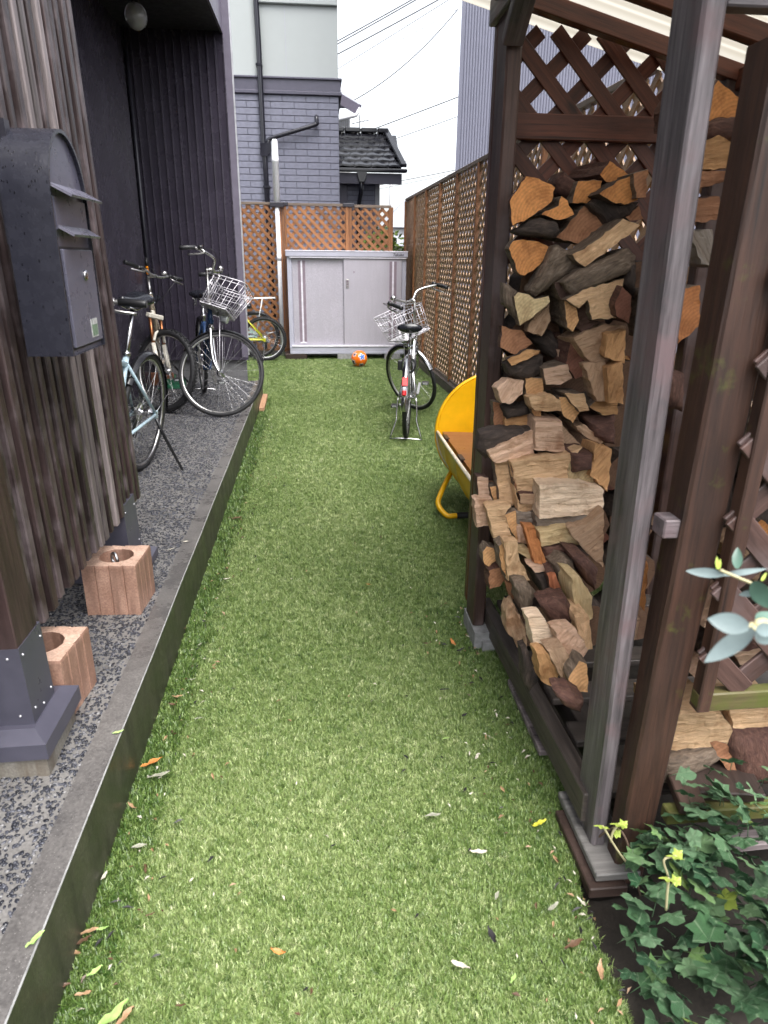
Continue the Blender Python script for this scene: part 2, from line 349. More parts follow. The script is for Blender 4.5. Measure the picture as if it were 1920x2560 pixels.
# ---------------------------------------------------------------- mesh helpers
class MB:
    def __init__(s): s.v = []; s.f = []; s.m = []; s.sm = []
    def add(s, vs, fs, mi=0, smooth=False):
        b = len(s.v); s.v += [tuple(p) for p in vs]
        for f in fs: s.f.append([i+b for i in f]); s.m.append(mi); s.sm.append(smooth)
        return s
    def box(s, a, b, mi=0, bev=0.0):
        (x0, y0, z0), (x1, y1, z1) = a, b
        if bev:
            return s.obox(((x0+x1)/2, (y0+y1)/2, (z0+z1)/2), (1, 0, 0), (0, 1, 0), (0, 0, 1), (x1-x0, y1-y0, z1-z0), mi, bev)
        vs = [(x0, y0, z0), (x1, y0, z0), (x1, y1, z0), (x0, y1, z0), (x0, y0, z1), (x1, y0, z1), (x1, y1, z1), (x0, y1, z1)]
        return s.add(vs, [(3, 2, 1, 0), (4, 5, 6, 7), (0, 1, 5, 4), (1, 2, 6, 5), (2, 3, 7, 6), (3, 0, 4, 7)], mi)
    def obox(s, c, ax, ay, az, size, mi=0, bev=0.0):
        """box along axes; bev chamfers the four long (X) edges and the ends"""
        c, ax, ay, az = Vector(c), Vector(ax).normalized(), Vector(ay).normalized(), Vector(az).normalized()
        hx, hy, hz = (v/2 for v in size)
        if not bev:
            vs = [c+ax*sx*hx+ay*sy*hy+az*sz*hz for sz in (-1, 1) for sy in (-1, 1) for sx in (-1, 1)]
            return s.add(vs, [(0, 2, 3, 1), (4, 5, 7, 6), (0, 1, 5, 4), (1, 3, 7, 5), (3, 2, 6, 7), (2, 0, 4, 6)], mi)
        b = min(bev, hx*.9, hy*.9, hz*.9)
        rings = []
        for x, k in ((-hx, b), (-hx+b, 0), (hx-b, 0), (hx, b)):
            Y, Z = hy-k, hz-k
            o = [(Y-b*(k == 0), -Z), (Y, -Z+b*(k == 0)), (Y, Z-b*(k == 0)), (Y-b*(k == 0), Z), (-Y+b*(k == 0), Z), (-Y, Z-b*(k == 0)), (-Y, -Z+b*(k == 0)), (-Y+b*(k == 0), -Z)]
            rings.append([c+ax*x+ay*p+az*q for p, q in o])
        vs = [p for r in rings for p in r]; fs = []
        for i in range(3):
            for j in range(8):
                k = (j+1) % 8; fs.append((i*8+j, i*8+k, i*8+8+k, i*8+8+j))
        fs.append(tuple(range(7, -1, -1))); fs.append(tuple(range(24, 32)))
        return s.add(vs, fs, mi)
    def beam(s, p, q, w, h, mi=0, up=(0, 0, 1), bev=0.0):
        """bar from p to q, w across, h along up"""
        p, q = Vector(p), Vector(q); ax = (q-p).normalized(); ay = Vector(up).cross(ax).normalized(); az = ax.cross(ay)
        return s.obox((p+q)/2, ax, ay, az, ((q-p).length, w, h), mi, bev)
    def tube(s, pts, r, n=8, mi=0, closed=False, caps=True):
        pts = [Vector(p) for p in pts]; k = len(pts); rr = r if isinstance(r, (list, tuple)) else [r]*k
        t0 = (pts[1]-pts[0]).normalized(); ref = Vector((0, 0, 1)) if abs(t0.z) < .9 else Vector((1, 0, 0))
        nx = t0.cross(ref).normalized(); vs = []
        for i, p in enumerate(pts):
            if closed: t = (pts[(i+1) % k]-pts[i-1]).normalized()
            else: t = (pts[min(i+1, k-1)]-pts[max(i-1, 0)]).normalized()
            nx = (nx-t*nx.dot(t))
            if nx.length < 1e-6: nx = t.orthogonal()
            nx.normalize(); ny = t.cross(nx)
            for j in range(n):
                a = 2*math.pi*j/n; vs.append(p+(nx*math.cos(a)+ny*math.sin(a))*rr[i])
        fs = []
        for i in range(k if closed else k-1):
            i2 = (i+1) % k
            for j in range(n): fs.append((i*n+j, i*n+(j+1) % n, i2*n+(j+1) % n, i2*n+j))
        s.add(vs, fs, mi, True)
        if caps and not closed:
            b = len(s.v)-len(vs)
            s.f.append([b+j for j in range(n-1, -1, -1)]); s.m.append(mi); s.sm.append(False)
            s.f.append([b+(k-1)*n+j for j in range(n)]); s.m.append(mi); s.sm.append(False)
        return s
    def ring(s, c, axis, R, r, n=48, m=8, mi=0, squash=1.0):
        c, az = Vector(c), Vector(axis).normalized(); ax = az.orthogonal().normalized(); ay = az.cross(ax); vs = []
        for i in range(n):
            a = 2*math.pi*i/n; d = ax*math.cos(a)+ay*math.sin(a)
            for j in range(m):
                b = 2*math.pi*j/m; vs.append(c+d*(R+r*math.cos(b))+az*r*squash*math.sin(b))
        fs = [(i*m+j, ((i+1) % n)*m+j, ((i+1) % n)*m+(j+1) % m, i*m+(j+1) % m) for i in range(n) for j in range(m)]
        return s.add(vs, fs, mi, True)
    def lathe(s, c, axis, prof, n=24, mi=0, caps=True):
        """prof: (radius, height) along axis"""
        c, az = Vector(c), Vector(axis).normalized(); ax = az.orthogonal().normalized(); ay = az.cross(ax); vs = []
        for r, h in prof:
            for i in range(n):
                a = 2*math.pi*i/n; vs.append(c+az*h+(ax*math.cos(a)+ay*math.sin(a))*r)
        fs = [(i*n+j, i*n+(j+1) % n, (i+1)*n+(j+1) % n, (i+1)*n+j) for i in range(len(prof)-1) for j in range(n)]
        s.add(vs, fs, mi, True)
        if caps:
            b = len(s.v)-len(vs)
            s.f.append([b+j for j in range(n-1, -1, -1)]); s.m.append(mi); s.sm.append(False)
            s.f.append([b+(len(prof)-1)*n+j for j in range(n)]); s.m.append(mi); s.sm.append(False)
        return s
    def ball(s, c, r, n=16, m=10, mi=0, scale=(1, 1, 1)):
        vs = [(c[0]+scale[0]*r*math.sin(math.pi*i/m)*math.cos(2*math.pi*j/n), c[1]+scale[1]*r*math.sin(math.pi*i/m)*math.sin(2*math.pi*j/n), c[2]+scale[2]*r*math.cos(math.pi*i/m)) for i in range(m+1) for j in range(n)]
        fs = [(i*n+j, (i+1)*n+j, (i+1)*n+(j+1) % n, i*n+(j+1) % n) for i in range(m) for j in range(n)]
        return s.add(vs, fs, mi, True)
    def prism(s, poly, vec, mi=0, cap_mi=None):
        poly = [Vector(p) for p in poly]; vec = Vector(vec); n = len(poly)
        cm = mi if cap_mi is None else cap_mi
        b = len(s.v); s.v += [tuple(p) for p in poly]+[tuple(p+vec) for p in poly]
        for f, k in [(list(range(n)), cm), (list(range(2*n-1, n-1, -1)), cm)]+[([i, i+n, (i+1) % n+n, (i+1) % n], mi) for i in range(n)]:
            s.f.append([b+i for i in f]); s.m.append(k); s.sm.append(False)
        return s
    def moved(s, M):
        s.v = [tuple(M @ Vector(p)) for p in s.v]; return s
    def mesh(s, name, mats, fix=True):
        me = bpy.data.meshes.new(name); me.from_pydata(s.v, [], s.f)
        for m in (mats if isinstance(mats, (list, tuple)) else [mats]): me.materials.append(MATS[m])
        me.polygons.foreach_set('material_index', s.m); me.polygons.foreach_set('use_smooth', s.sm)
        if fix:
            import bmesh
            bm = bmesh.new(); bm.from_mesh(me); bmesh.ops.recalc_face_normals(bm, faces=bm.faces); bm.to_mesh(me); bm.free()
        me.update(); return me

def link(name, me, parent=None, **props):
    o = bpy.data.objects.new(name, me); COL.objects.link(o)
    if parent is not None: o.parent = parent
    for k, v in props.items(): o[k] = v
    return o
def part(name, mb, mats, parent=None, **props):
    return link(name, mb.mesh(name, mats), parent, **props)
def thing(name, label, cat, loc=(0, 0, 0), group=None):
    o = bpy.data.objects.new(name, None); COL.objects.link(o); o.location = loc; o.empty_display_size = .1
    o['label'] = label; o['category'] = cat
    if group: o['group'] = group
    return o
def one(name, mb, mats, label, cat, group=None):
    o = link(name, mb.mesh(name, mats)); o['label'] = label; o['category'] = cat
    if group: o['group'] = group
    return o
def frame_obj(name, mb, mats, parent, org, ax, az, **props):
    """mesh given in world, stored in a local frame whose X axis is the grain"""
    ax = Vector(ax).normalized(); az = Vector(az); az = (az-ax*az.dot(ax)).normalized(); ay = az.cross(ax)
    M = Matrix(((ax.x, ay.x, az.x, org[0]), (ax.y, ay.y, az.y, org[1]), (ax.z, ay.z, az.z, org[2]), (0, 0, 0, 1)))
    mb.moved(M.inverted()); o = link(name, mb.mesh(name, mats), None, **props); o.matrix_world = M
    if parent is not None:
        o.parent = parent; o.matrix_parent_inverse = Matrix.Translation(parent.location).inverted()
    return o
def bar(name, p, q, w, h, mat, parent=None, up=(0, 0, 1), bev=.003, **props):
    """timber from p to q with the grain along it"""
    p, q = Vector(p), Vector(q); m = MB().beam(p, q, w, h, up=up, bev=bev)
    return frame_obj(name, m, mat, parent, (p+q)/2, q-p, up, **props)
def bez(pts, n=8):
    """smooth path through points"""
    P = [Vector(p) for p in pts]; out = []
    for i in range(len(P)-1):
        p0 = P[i-1] if i else P[0]*2-P[1]; p1, p2 = P[i], P[i+1]; p3 = P[i+2] if i+2 < len(P) else P[-1]*2-P[-2]
        for k in range(n):
            t = k/n; out.append(.5*((2*p1)+(p2-p0)*t+(2*p0-5*p1+4*p2-p3)*t*t+(3*p1-p0-3*p2+p3)*t**3))
    return out+[P[-1]]

def scatter(name, srcs, pts, rots, scl, tint=None, mats=None, **props):
    """one object: small pieces instanced on many points"""
    me = bpy.data.meshes.new(name); me.from_pydata([tuple(p) for p in pts], [], [])
    a = me.attributes.new('rot', 'FLOAT_VECTOR', 'POINT'); a.data.foreach_set('vector', np.array(rots, dtype=np.float32).ravel())
    a = me.attributes.new('scl', 'FLOAT', 'POINT'); a.data.foreach_set('value', np.array(scl, dtype=np.float32))
    if tint is not None:
        a = me.attributes.new('tint', 'FLOAT', 'POINT'); a.data.foreach_set('value', np.array(tint, dtype=np.float32))
    o = link(name, me, None, **props)
    ng = bpy.data.node_groups.new(name+'_nodes', 'GeometryNodeTree')
    ng.interface.new_socket('Geometry', in_out='INPUT', socket_type='NodeSocketGeometry'); ng.interface.new_socket('Geometry', in_out='OUTPUT', socket_type='NodeSocketGeometry')
    gi = ng.nodes.new('NodeGroupInput'); go = ng.nodes.new('NodeGroupOutput')
    mp = ng.nodes.new('GeometryNodeMeshToPoints'); ng.links.new(gi.outputs[0], mp.inputs[0])
    ins = ng.nodes.new('GeometryNodeInstanceOnPoints'); ng.links.new(mp.outputs[0], ins.inputs['Points'])
    j = ng.nodes.new('GeometryNodeJoinGeometry')
    for sob in reversed(srcs):
        oi = ng.nodes.new('GeometryNodeObjectInfo'); oi.inputs['Object'].default_value = sob; oi.inputs['As Instance'].default_value = True
        ng.links.new(oi.outputs['Geometry'], j.inputs[0])
    ng.links.new(j.outputs[0], ins.inputs['Instance']); ins.inputs['Pick Instance'].default_value = True
    rv = ng.nodes.new('FunctionNodeRandomValue'); rv.data_type = 'INT'
    rv.inputs['Min'].default_value = 0 if False else 0
    for sck in rv.inputs:
        if sck.name == 'Max' and sck.type == 'INT': sck.default_value = len(srcs)-1
        if sck.name == 'Min' and sck.type == 'INT': sck.default_value = 0
    outi = [q for q in rv.outputs if q.type == 'INT'][0]; ng.links.new(outi, ins.inputs['Instance Index'])
    def named(nm, dt):
        a = ng.nodes.new('GeometryNodeInputNamedAttribute'); a.data_type = dt; a.inputs['Name'].default_value = nm
        return a.outputs['Attribute']
    e2r = ng.nodes.new('FunctionNodeEulerToRotation'); ng.links.new(named('rot', 'FLOAT_VECTOR'), e2r.inputs[0]); ng.links.new(e2r.outputs[0], ins.inputs['Rotation'])
    ng.links.new(named('scl', 'FLOAT'), ins.inputs['Scale'])
    ng.links.new(ins.outputs[0], go.inputs[0])
    md = o.modifiers.new('scatter', 'NODES'); md.node_group = ng
    return o
def loose(name, mb, mats):
    return bpy.data.objects.new(name, mb.mesh(name, mats))

# ---------------------------------------------------------------- the setting
part('ground', MB().add([(-600, -600, -.06), (600, -600, -.06), (600, 600, -.06), (-600, 600, -.06)], [(0, 1, 2, 3)]), 'earth', kind='structure')
KX0, KX1 = -.543, -.598        # kerb's outer edge near and far
def kx(y): return KX0+(KX1-KX0)*(y-.8)/6.5
TURF = [(kx(-.5), -.5), (.585, -.5), (.585, 1.2), (.70, 1.25), (.70, 2.45), (1.56, 2.6), (1.56, 6.0), (1.40, 10.9), (-3.2, 10.9), (-3.2, 7.8), (kx(7.31), 7.32)]
part('lawn', MB().add([(x, y, -.012) for x, y in TURF], [tuple(range(len(TURF)))]), 'turf_base', kind='structure')
# terrace slab and its kerb
TZ = .20
m = MB().prism([(-1.70, -.5, -.05), (kx(-.5)-.072, -.5, -.05), (kx(7.31)-.062, 7.31, -.05), (-1.70, 7.31, -.05)], (0, 0, TZ+.05))
part('terrace', m, 'terrace_mortar', kind='structure')
m = MB(); yy = [-.5+i*.5 for i in range(17)]; yy[-1] = 7.32
prof = lambda y: [(kx(y)-.072+.012*(y/7.3), -.05), (kx(y)-.072+.012*(y/7.3), TZ+.003), (kx(y)-.0025, TZ+.004), (kx(y), TZ+.001), (kx(y)+.004, -.05)]
vs = []; fs = []; mi = []
for i, y in enumerate(yy):
    vs += [(x+(.001*math.sin(7*y) if k > 1 else 0), y, z) for k, (x, z) in enumerate(prof(y))]
for i in range(len(yy)-1):
    for j in range(4): m.f.append([i*5+j, i*5+j+1, i*5+j+6, i*5+j+5]); m.m.append([0, 0, 2, 1][j]); m.sm.append(False)
m.v = vs; m.f.append([len(yy)*5-5+k for k in range(5)]); m.m.append(1); m.sm.append(False)
plain('kerb_edge', (.30, .30, .30), rough=.6, var=.3, scale=30)
part('kerb', m, ['kerb_top', 'kerb_face', 'kerb_edge'], kind='structure')
# pebbles set in the terrace
srcs = []
for k in range(4):
    rr = random.Random(k); b = MB().ball((0, 0, 0), .0058, 8, 5, scale=(1.25+rr.random()*.5, .85+rr.random()*.3, .6))
    b.v = [tuple(c*(1+.18*(rr.random()-.5)) for c in p) for p in b.v]; srcs.append(loose('pebble', b, 'pebble'))
rng = np.random.default_rng(3)
P = []
def pebs(n, x0, x1, y0, y1, inner=True):
    x = rng.uniform(x0, x1, n); y = rng.uniform(y0, y1, n)
    lim = np.array([kx(v)-.070 for v in y])+rng.normal(0, .004, n); k = x < lim
    return np.stack([x[k], y[k]], 1)
Q = np.concatenate([pebs(24000, -1.35, -.6, .45, 3.2), pebs(32000, -1.70, -.6, 3.2, 7.31)])
pts = [(x, y, TZ+.0008) for x, y in Q]; n = len(pts)
scatter('pebbles', srcs, pts, np.stack([rng.normal(0, .15, n), rng.normal(0, .15, n), rng.uniform(0, 6.28, n)], 1), rng.uniform(.36, .78, n)*np.where(Q[:, 1] < 3.2, 1, 1.15), kind='stuff')

# turf blades
srcs = []
for k in range(5):
    rr = random.Random(20+k); b = MB()
    for i in range(20):
        a = rr.uniform(0, 6.28); q = .011*math.sqrt(rr.random()); x, y = q*math.cos(a), q*math.sin(a)
        d = rr.uniform(0, 6.28); h = rr.uniform(.55, 1.1)*.015; lean = rr.uniform(.1, 1.3)*.010; w = rr.uniform(.0005, .0009)
        ux, uy = math.cos(d), math.sin(d); px, py = -uy*w, ux*w; pv = []
        for t, wd in ((0, 1), (.55, .95), (1, .3)):
            cx = x+ux*lean*t*t; cy = y+uy*lean*t*t; z = h*(t-.30*t*t*(lean/.012))
            pv += [(cx-px*wd, cy-py*wd, z), (cx+px*wd, cy+py*wd, z)]
        b.add(pv, [(0, 1, 3, 2), (2, 3, 5, 4)])
    srcs.append(loose('tuft', b, 'grass_blade'))
def inside(x, y):
    res = np.zeros(len(x), bool); n = len(TURF)
    for i in range(n):
        x1, y1 = TURF[i]; x2, y2 = TURF[(i+1) % n]
        c = ((y1 > y) != (y2 > y)) & (x < (x2-x1)*(y-y1)/((y2-y1) or 1e-9)+x1); res ^= c
    return res
def turf(n, x0, x1, y0, y1):
    x = rng.uniform(x0, x1, n); y = rng.uniform(y0, y1, n); k = inside(x, y); return np.stack([x[k], y[k]], 1)
G = np.concatenate([turf(42000, -.66, .72, .6, 2.2), turf(52000, -.66, 1.56, 2.2, 4.6), turf(34000, -.66, 1.6, 4.6, 7.8), turf(22000, -1.7, 1.6, 7.8, 10.9)])
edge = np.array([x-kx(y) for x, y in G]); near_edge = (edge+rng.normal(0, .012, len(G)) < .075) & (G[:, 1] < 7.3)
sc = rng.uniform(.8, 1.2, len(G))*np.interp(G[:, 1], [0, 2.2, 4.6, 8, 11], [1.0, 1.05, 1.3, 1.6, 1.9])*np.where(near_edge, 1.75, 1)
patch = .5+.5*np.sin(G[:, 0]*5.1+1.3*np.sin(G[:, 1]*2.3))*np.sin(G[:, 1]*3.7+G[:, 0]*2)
tint = np.clip(.45+.12*(patch-.5)+.07*np.exp(-((G[:, 0]-.05)/.3)**2)-.16*np.clip((G[:, 0]-.36)/.2, 0, 1)*(G[:, 1] < 2.6)+rng.normal(0, .19, len(G))-np.where(near_edge, .26, 0), 0, 1)  # shade beside the firewood shelter is painted into the tint on the right
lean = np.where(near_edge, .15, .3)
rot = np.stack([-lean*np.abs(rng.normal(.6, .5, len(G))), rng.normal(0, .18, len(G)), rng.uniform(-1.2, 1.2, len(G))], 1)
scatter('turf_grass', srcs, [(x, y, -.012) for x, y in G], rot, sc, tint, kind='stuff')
# soil under the ivy
m = MB(); gx = [.5+.07*i for i in range(12)]; gy = [.4+.07*i for i in range(12)]
m.add([(x, y, -.02+.025*math.sin(9*x+4*y)*math.cos(11*y)+R_.uniform(-.006, .006)) for y in gy for x in gx], [(j*12+i, j*12+i+1, j*12+i+13, j*12+i+12) for j in range(11) for i in range(11)], 0, True)
part('soil', m, 'earth', kind='structure')

# crumbs of leaf litter gathered along the kerb foot and the sill
srcs = []
for k in range(4):
    rr = random.Random(60+k); b = MB(); L = rr.uniform(.006, .012); w = L*rr.uniform(.25, .5)
    b.add([(-L, 0, .001), (-.2*L, -w, .003), (L, .1*w, .0), (.1*L, w, .004)], [(0, 1, 2, 3)]); srcs.append(loose('crumb', b, ['dry_leaf_brown', 'dry_leaf_tan', 'dry_leaf_dark', 'dry_leaf_pale'][k]))
n = 260; y = rng.uniform(.75, 6.5, n); x = np.array([kx(v) for v in y])+.03+np.abs(rng.normal(0, .09, n)); n2 = 150; y2 = rng.uniform(.8, 2.6, n2); x2 = .60-np.abs(rng.normal(0, .10, n2)); n3 = 90
x = np.concatenate([x, x2, rng.uniform(-.5, .6, n3)]); y = np.concatenate([y, y2, rng.uniform(.8, 5, n3)]); n = len(x)
scatter('leaf_litter', srcs, [(a, b, .012) for a, b in zip(x, y)], np.stack([rng.normal(0, .3, n), rng.normal(0, .3, n), rng.uniform(0, 6.28, n)], 1), rng.uniform(.5, 1.3, n), kind='stuff')
# ---------------------------------------------------------------- own house: recessed porch in dark metal siding
HY = 7.31; HXL, HXR = -1.663, -.726; HZ = .448
hs_ = thing('house', 'dark plum metal clad house with a recessed porch behind the parked bikes', 'house', (HXR, HY, 0))
def hp(name, mb, mats, **k):
    mb.moved(Matrix.Translation((-HXR, -HY, 0))); return part(name, mb, mats, hs_, **k)
hp('foundation', MB().prism([(HXL-.3, HY+.02, -.05), (HXR-.02, HY+.02, -.05), (HXR-.25, HY+1.69, -.05), (HXL-.3, HY+1.69, -.05)], (0, 0, HZ+.05)), 'foundation')
# end wall: a row of folded sheets with a step at every seam
npan = 12; pw = (HXR-.06-HXL)/npan
for i in range(npan):
    x = HXL+i*pw
    poly = [(x, HY+.012, HZ), (x+pw*.80, HY+.002, HZ), (x+pw*.86, HY-.012, HZ), (x+pw*.97, HY-.012, HZ), (x+pw, HY+.012, HZ), (x+pw, HY+.03, HZ), (x, HY+.03, HZ)]
    hp('wall_sheet', MB().prism(poly, (0, 0, 7.2-HZ)), 'siding_dark')
hp('wall_core', MB().prism([(HXL-.3, HY+.031, HZ), (HXR-.004, HY+.031, HZ), (HXR-.23, HY+1.7, HZ), (HXL-.3, HY+1.7, HZ)], (0, 0, 7.2-HZ)), 'siding_dark')
hp('corner_trim', MB().box((HXR-.06, HY-.016, HZ-.01), (HXR, HY+.03, 7.2)), 'siding_trim')
hp('corner_strip', MB().box((HXR+.001, HY-.018, HZ+.02), (HXR+.014, HY+.0, 7.2)), 'silver_trim')
hp('base_flashing', MB().box((HXL, HY-.022, HZ-.03), (HXR-.002, HY+.015, HZ-.002)), 'siding_dark')
# side wall facing the alley, closely ribbed
m = MB(); y0, y1, p = .9, HY-.02, .045; k = int((y1-y0)/p); prof = []
for i in range(k):
    y = y0+i*p; prof += [(HXL, y), (HXL, y+p*.55), (HXL-.016, y+p*.62), (HXL-.016, y+p*.93)]
vs = [(x, y, .19) for x, y in prof]+[(x, y, 3.31) for x, y in prof]; n = len(prof)
m.add(vs, [(i, i+1, n+i+1, n+i) for i in range(n-1)])
hp('ribbed_wall', m, 'siding_dark', kind='stuff')
hp('wall_backing', MB().box((HXL-.3, .5, -.05), (HXL-.02, HY+.03, 7.2)), 'siding_dark')
hp('porch_ceiling', MB().box((HXL-.02, .5, 3.30), (-.805, HY-.018, 3.39)), 'soffit_dark')
hp('fascia', MB().box((-.805, .5, 3.285), (-.785, HY-.02, 3.65)), 'siding_trim')
hp('upper_wall', MB().box((HXL-.02, .5, 3.65), (-.805, HY-.02, 7.2)), 'siding_dark')
hp('corner_downpipe', MB().tube([(HXL+.03, HY-.05, .2), (HXL+.03, HY-.05, 3.3)], .016), 'clad_dark')
# lamp hanging under the porch ceiling
lc = Vector((-1.36, 6.5, 3.17)); t = thing('porch_lamp', 'clear glass globe lamp hanging under the dark porch ceiling', 'lamp', lc)
part('globe', MB().ball((0, 0, 0), .085, 20, 14, scale=(1, 1, 1.15)), 'lamp_glass', t)
part('socket', MB().lathe((0, 0, .06), (0, 0, 1), [(.03, 0), (.034, .03), (.02, .074)], 14), 'black_plastic', t)
part('filament', MB().tube([(-.02, 0, -.02), (-.01, 0, .03), (.01, 0, -.03), (.02, 0, .03)], .004, 6), 'alloy', t)
part('cable', MB().tube(bez([(0, 0, .13), (-.10, .3, .09), (-.26, .62, .05), (-.29, .78, -.05)]), .005, 6), 'black_plastic', t)

# ---------------------------------------------------------------- batten screen with its two clad posts
SB = (-.76, 1.5, 0)
sc_ = thing('slatted_screen', 'weathered dark vertical batten screen standing on two metal clad posts', 'screen', SB)
def sp(name, mb, mats, **k):
    mb.moved(Matrix.Translation((-SB[0], -SB[1], 0))); return part(name, mb, mats, sc_, **k)
y = 1.605; i = 0
while y < 2.80:
    w = .029+.008*R_.random(); d = R_.uniform(-.004, .004); zb = .462+R_.uniform(-.006, .006)
    pale = i in (10, 11, 13)
    bar('batten', (-.787+d, y+w/2, zb), (-.787+d, y+w/2, 2.7), w, .055, 'pale_batten' if pale else 'dark_wood', sc_, up=(1, 0, 0), bev=.004)
    y += w+.031; i += 1
y = 1.41
while y > .75:
    w = .033; bar('batten', (-.787, y-w/2, .53), (-.787, y-w/2, 2.7), w, .055, 'dark_wood', sc_, up=(1, 0, 0), bev=.004); y -= w+.031
sp('backing_board', MB().box((-.88, .75, .54), (-.855, 2.70, 2.7)), 'siding_dark')
bar('end_board', (-.838, 2.845, .449), (-.838, 2.845, 2.7), .045, .072, 'dark_wood', sc_, up=(1, 0, 0))
bar('post_board', (-.742, 1.526, .50), (-.742, 1.526, 2.7), .12, .05, 'dark_wood_end', sc_, up=(1, 0, 0))
bar('rail', (-.892, .75, 2.3), (-.892, 2.85, 2.3), .06, .09, 'dark_wood_end', sc_); bar('rail', (-.892, .75, .75), (-.892, 2.85, .75), .06, .09, 'dark_wood_end', sc_)
sc_.rotation_euler.y = rad(-1.2); sc_.location.x += .010
# near post: folded sheet sleeve, sloping skirt and a concrete pad
sp('footing', MB().prism([(-1.04, 1.426, .17), (-.687, 1.426, .17), (-.697, 1.650, .17), (-1.04, 1.650, .17)], (0, 0, .102)), 'footing')
sp('sleeve', MB().prism([(-.98, 1.465, .29), (-.715, 1.465, .29), (-.715, 1.597, .29), (-.98, 1.597, .29)], (0, 0, .246)), 'clad_metal')
def skirt(x0, x1, y0, y1, z0, z1, z2, ins):
    m = MB(); a = [(x0, y0), (x1, y0), (x1, y1), (x0, y1)]; b = [(x0+ins, y0+ins), (x1-ins, y0+ins), (x1-ins, y1-ins), (x0+ins, y1-ins)]
    vs = [(x, y, z0) for x, y in a]+[(x, y, z1) for x, y in a]+[(x, y, z2) for x, y in b]; fs = []
    for r in (0, 4):
        for i in range(4): j = (i+1) % 4; fs.append((r+i, r+j, r+4+j, r+4+i))
    return m.add(vs, fs+[(8, 9, 10, 11), (3, 2, 1, 0)])
sp('skirt', skirt(-1.05, -.677, 1.415, 1.661, .257, .300, .325, .034), 'clad_metal')
RV = MB().ball((0, 0, 0), .0036, 8, 6).mesh('rivet', 'silver_trim')
def rivet(x, y_, z): o = link('rivet', RV, sc_); o.location = (x-SB[0], y_-SB[1], z)
for q in [(-.715, 1.48, .512), (-.715, 1.583, .502), (-.715, 1.484, .36), (-.715, 1.584, .35), (-.715, 1.53, .34), (-.745, 1.465, .51), (-.745, 1.465, .35), (-.81, 1.465, .47)]: rivet(*q)
# far post
sp('footing', MB().box((-1.04, 2.533, .17), (-.723, 2.797, .215)), 'footing')
sp('sleeve', MB().prism([(-.99, 2.542, .22), (-.758, 2.542, .22), (-.758, 2.712, .22), (-.99, 2.712, .22)], (0, 0, .285)), 'clad_metal')
sp('skirt', skirt(-1.068, -.709, 2.50, 2.769, .212, .240, .266, .038), 'clad_metal')
for q in [(2.56, .474), (2.69, .464), (2.56, .30), (2.69, .31)]: rivet(-.758, *q)
bar('inner_post', (-.905, 2.627, .50), (-.905, 2.627, 2.7), .11, .1, 'dark_wood_end', sc_, up=(1, 0, 0))

# ---------------------------------------------------------------- mailbox on the screen
MX, MY0, MY1, MZB, MZS = -.615, 1.808, 2.085, 1.166, 1.528
yc, hw = (MY0+MY1)/2, (MY1-MY0)/2
mb_ = thing('mailbox', 'black arched metal mailbox beaded with rain on the batten screen', 'mailbox', (MX, yc, MZB))
arch = [(MY0, MZB), (MY0, MZS)]+[(yc-hw*math.cos(math.pi*i/18), MZS+.163*math.sin(math.pi*i/18)) for i in range(1, 18)]+[(MY1, MZS), (MY1, MZB)]
def ap(y, z, k): return (yc+(y-yc)*k, MZB+.0+(z-MZB)*(1-(1-k)*.35))
def mp_(name, mb, mats): mb.moved(Matrix.Translation((-MX, -yc, -MZB))); return part(name, mb, mats, mb_)
XB = -.722
m = MB(); n = len(arch)
m.add([(XB, y, z) for y, z in arch]+[(MX+.004, y, z) for y, z in arch], [(i, i+1, n+i+1, n+i) for i in range(n-1)], 0, True); m.add([(XB, *arch[0]), (XB, *arch[-1]), (MX+.004, *arch[-1]), (MX+.004, *arch[0])], [(0, 1, 2, 3)])
m.add([(XB, y, z) for y, z in arch], [tuple(range(n))], 0)
m.add([(MX+.004, *p) for p in arch]+[(MX+.004, *ap(y, z, .955)) for y, z in arch]+[(MX-.008, *ap(y, z, .955)) for y, z in arch], [(i, i+1, n+i+1, n+i) for i in range(n-1)]+[(n+i, n+i+1, 2*n+i+1, 2*n+i) for i in range(n-1)])
mp_('shell', m, 'mailbox_metal')
mp_('front_plate', MB().add([(MX-.006, *ap(y, z, .962)) for y, z in arch], [tuple(range(n))]), 'mailbox_front')
def flap(z, wd, dp, dz):
    a, b = yc-hw*wd, yc+hw*wd
    return MB().add([(MX-.004, a, z), (MX-.004, b, z), (MX+dp, b, z-dz), (MX+dp, a+.012, z-dz), (MX-.004, a, z-.006), (MX-.004, b, z-.006), (MX+dp-.003, b, z-dz-.005), (MX+dp-.003, a+.012, z-dz-.005)],
                    [(0, 1, 2, 3), (4, 7, 6, 5), (3, 2, 6, 7), (0, 3, 7, 4), (1, 5, 6, 2)])
mp_('rain_hood', flap(1.565, .93, .046, .026), 'flap_metal')
mp_('letter_flap', MB().box((MX-.006, yc-hw*.82, 1.462), (MX+.001, yc+hw*.86, 1.535)), 'mailbox_front')
mp_('letter_lip', flap(1.474, .80, .035, .022), 'flap_metal')
mp_('door', MB().box((MX-.0055, yc-hw*.76, MZB+.016), (MX+.0035, yc+hw*.90, 1.418), bev=.002), 'mailbox_front')
mp_('door_seam', MB().box((MX-.006, yc-hw*.79, MZB+.010), (MX-.0045, yc+hw*.93, 1.424)), 'print_black')
mp_('lock', MB().lathe((MX+.003, yc+.035, 1.355), (1, 0, 0), [(.0135, 0), (.0135, .004), (.010, .007), (.004, .0075)], 18), 'chrome')
mp_('sticker', MB().box((MX+.0036, yc+.03, 1.195), (MX+.0046, yc+.085, 1.243)), 'sticker')
mp_('sticker_print', MB().box((MX+.0047, yc+.036, 1.199), (MX+.0052, yc+.08, 1.228)), 'sticker_print')
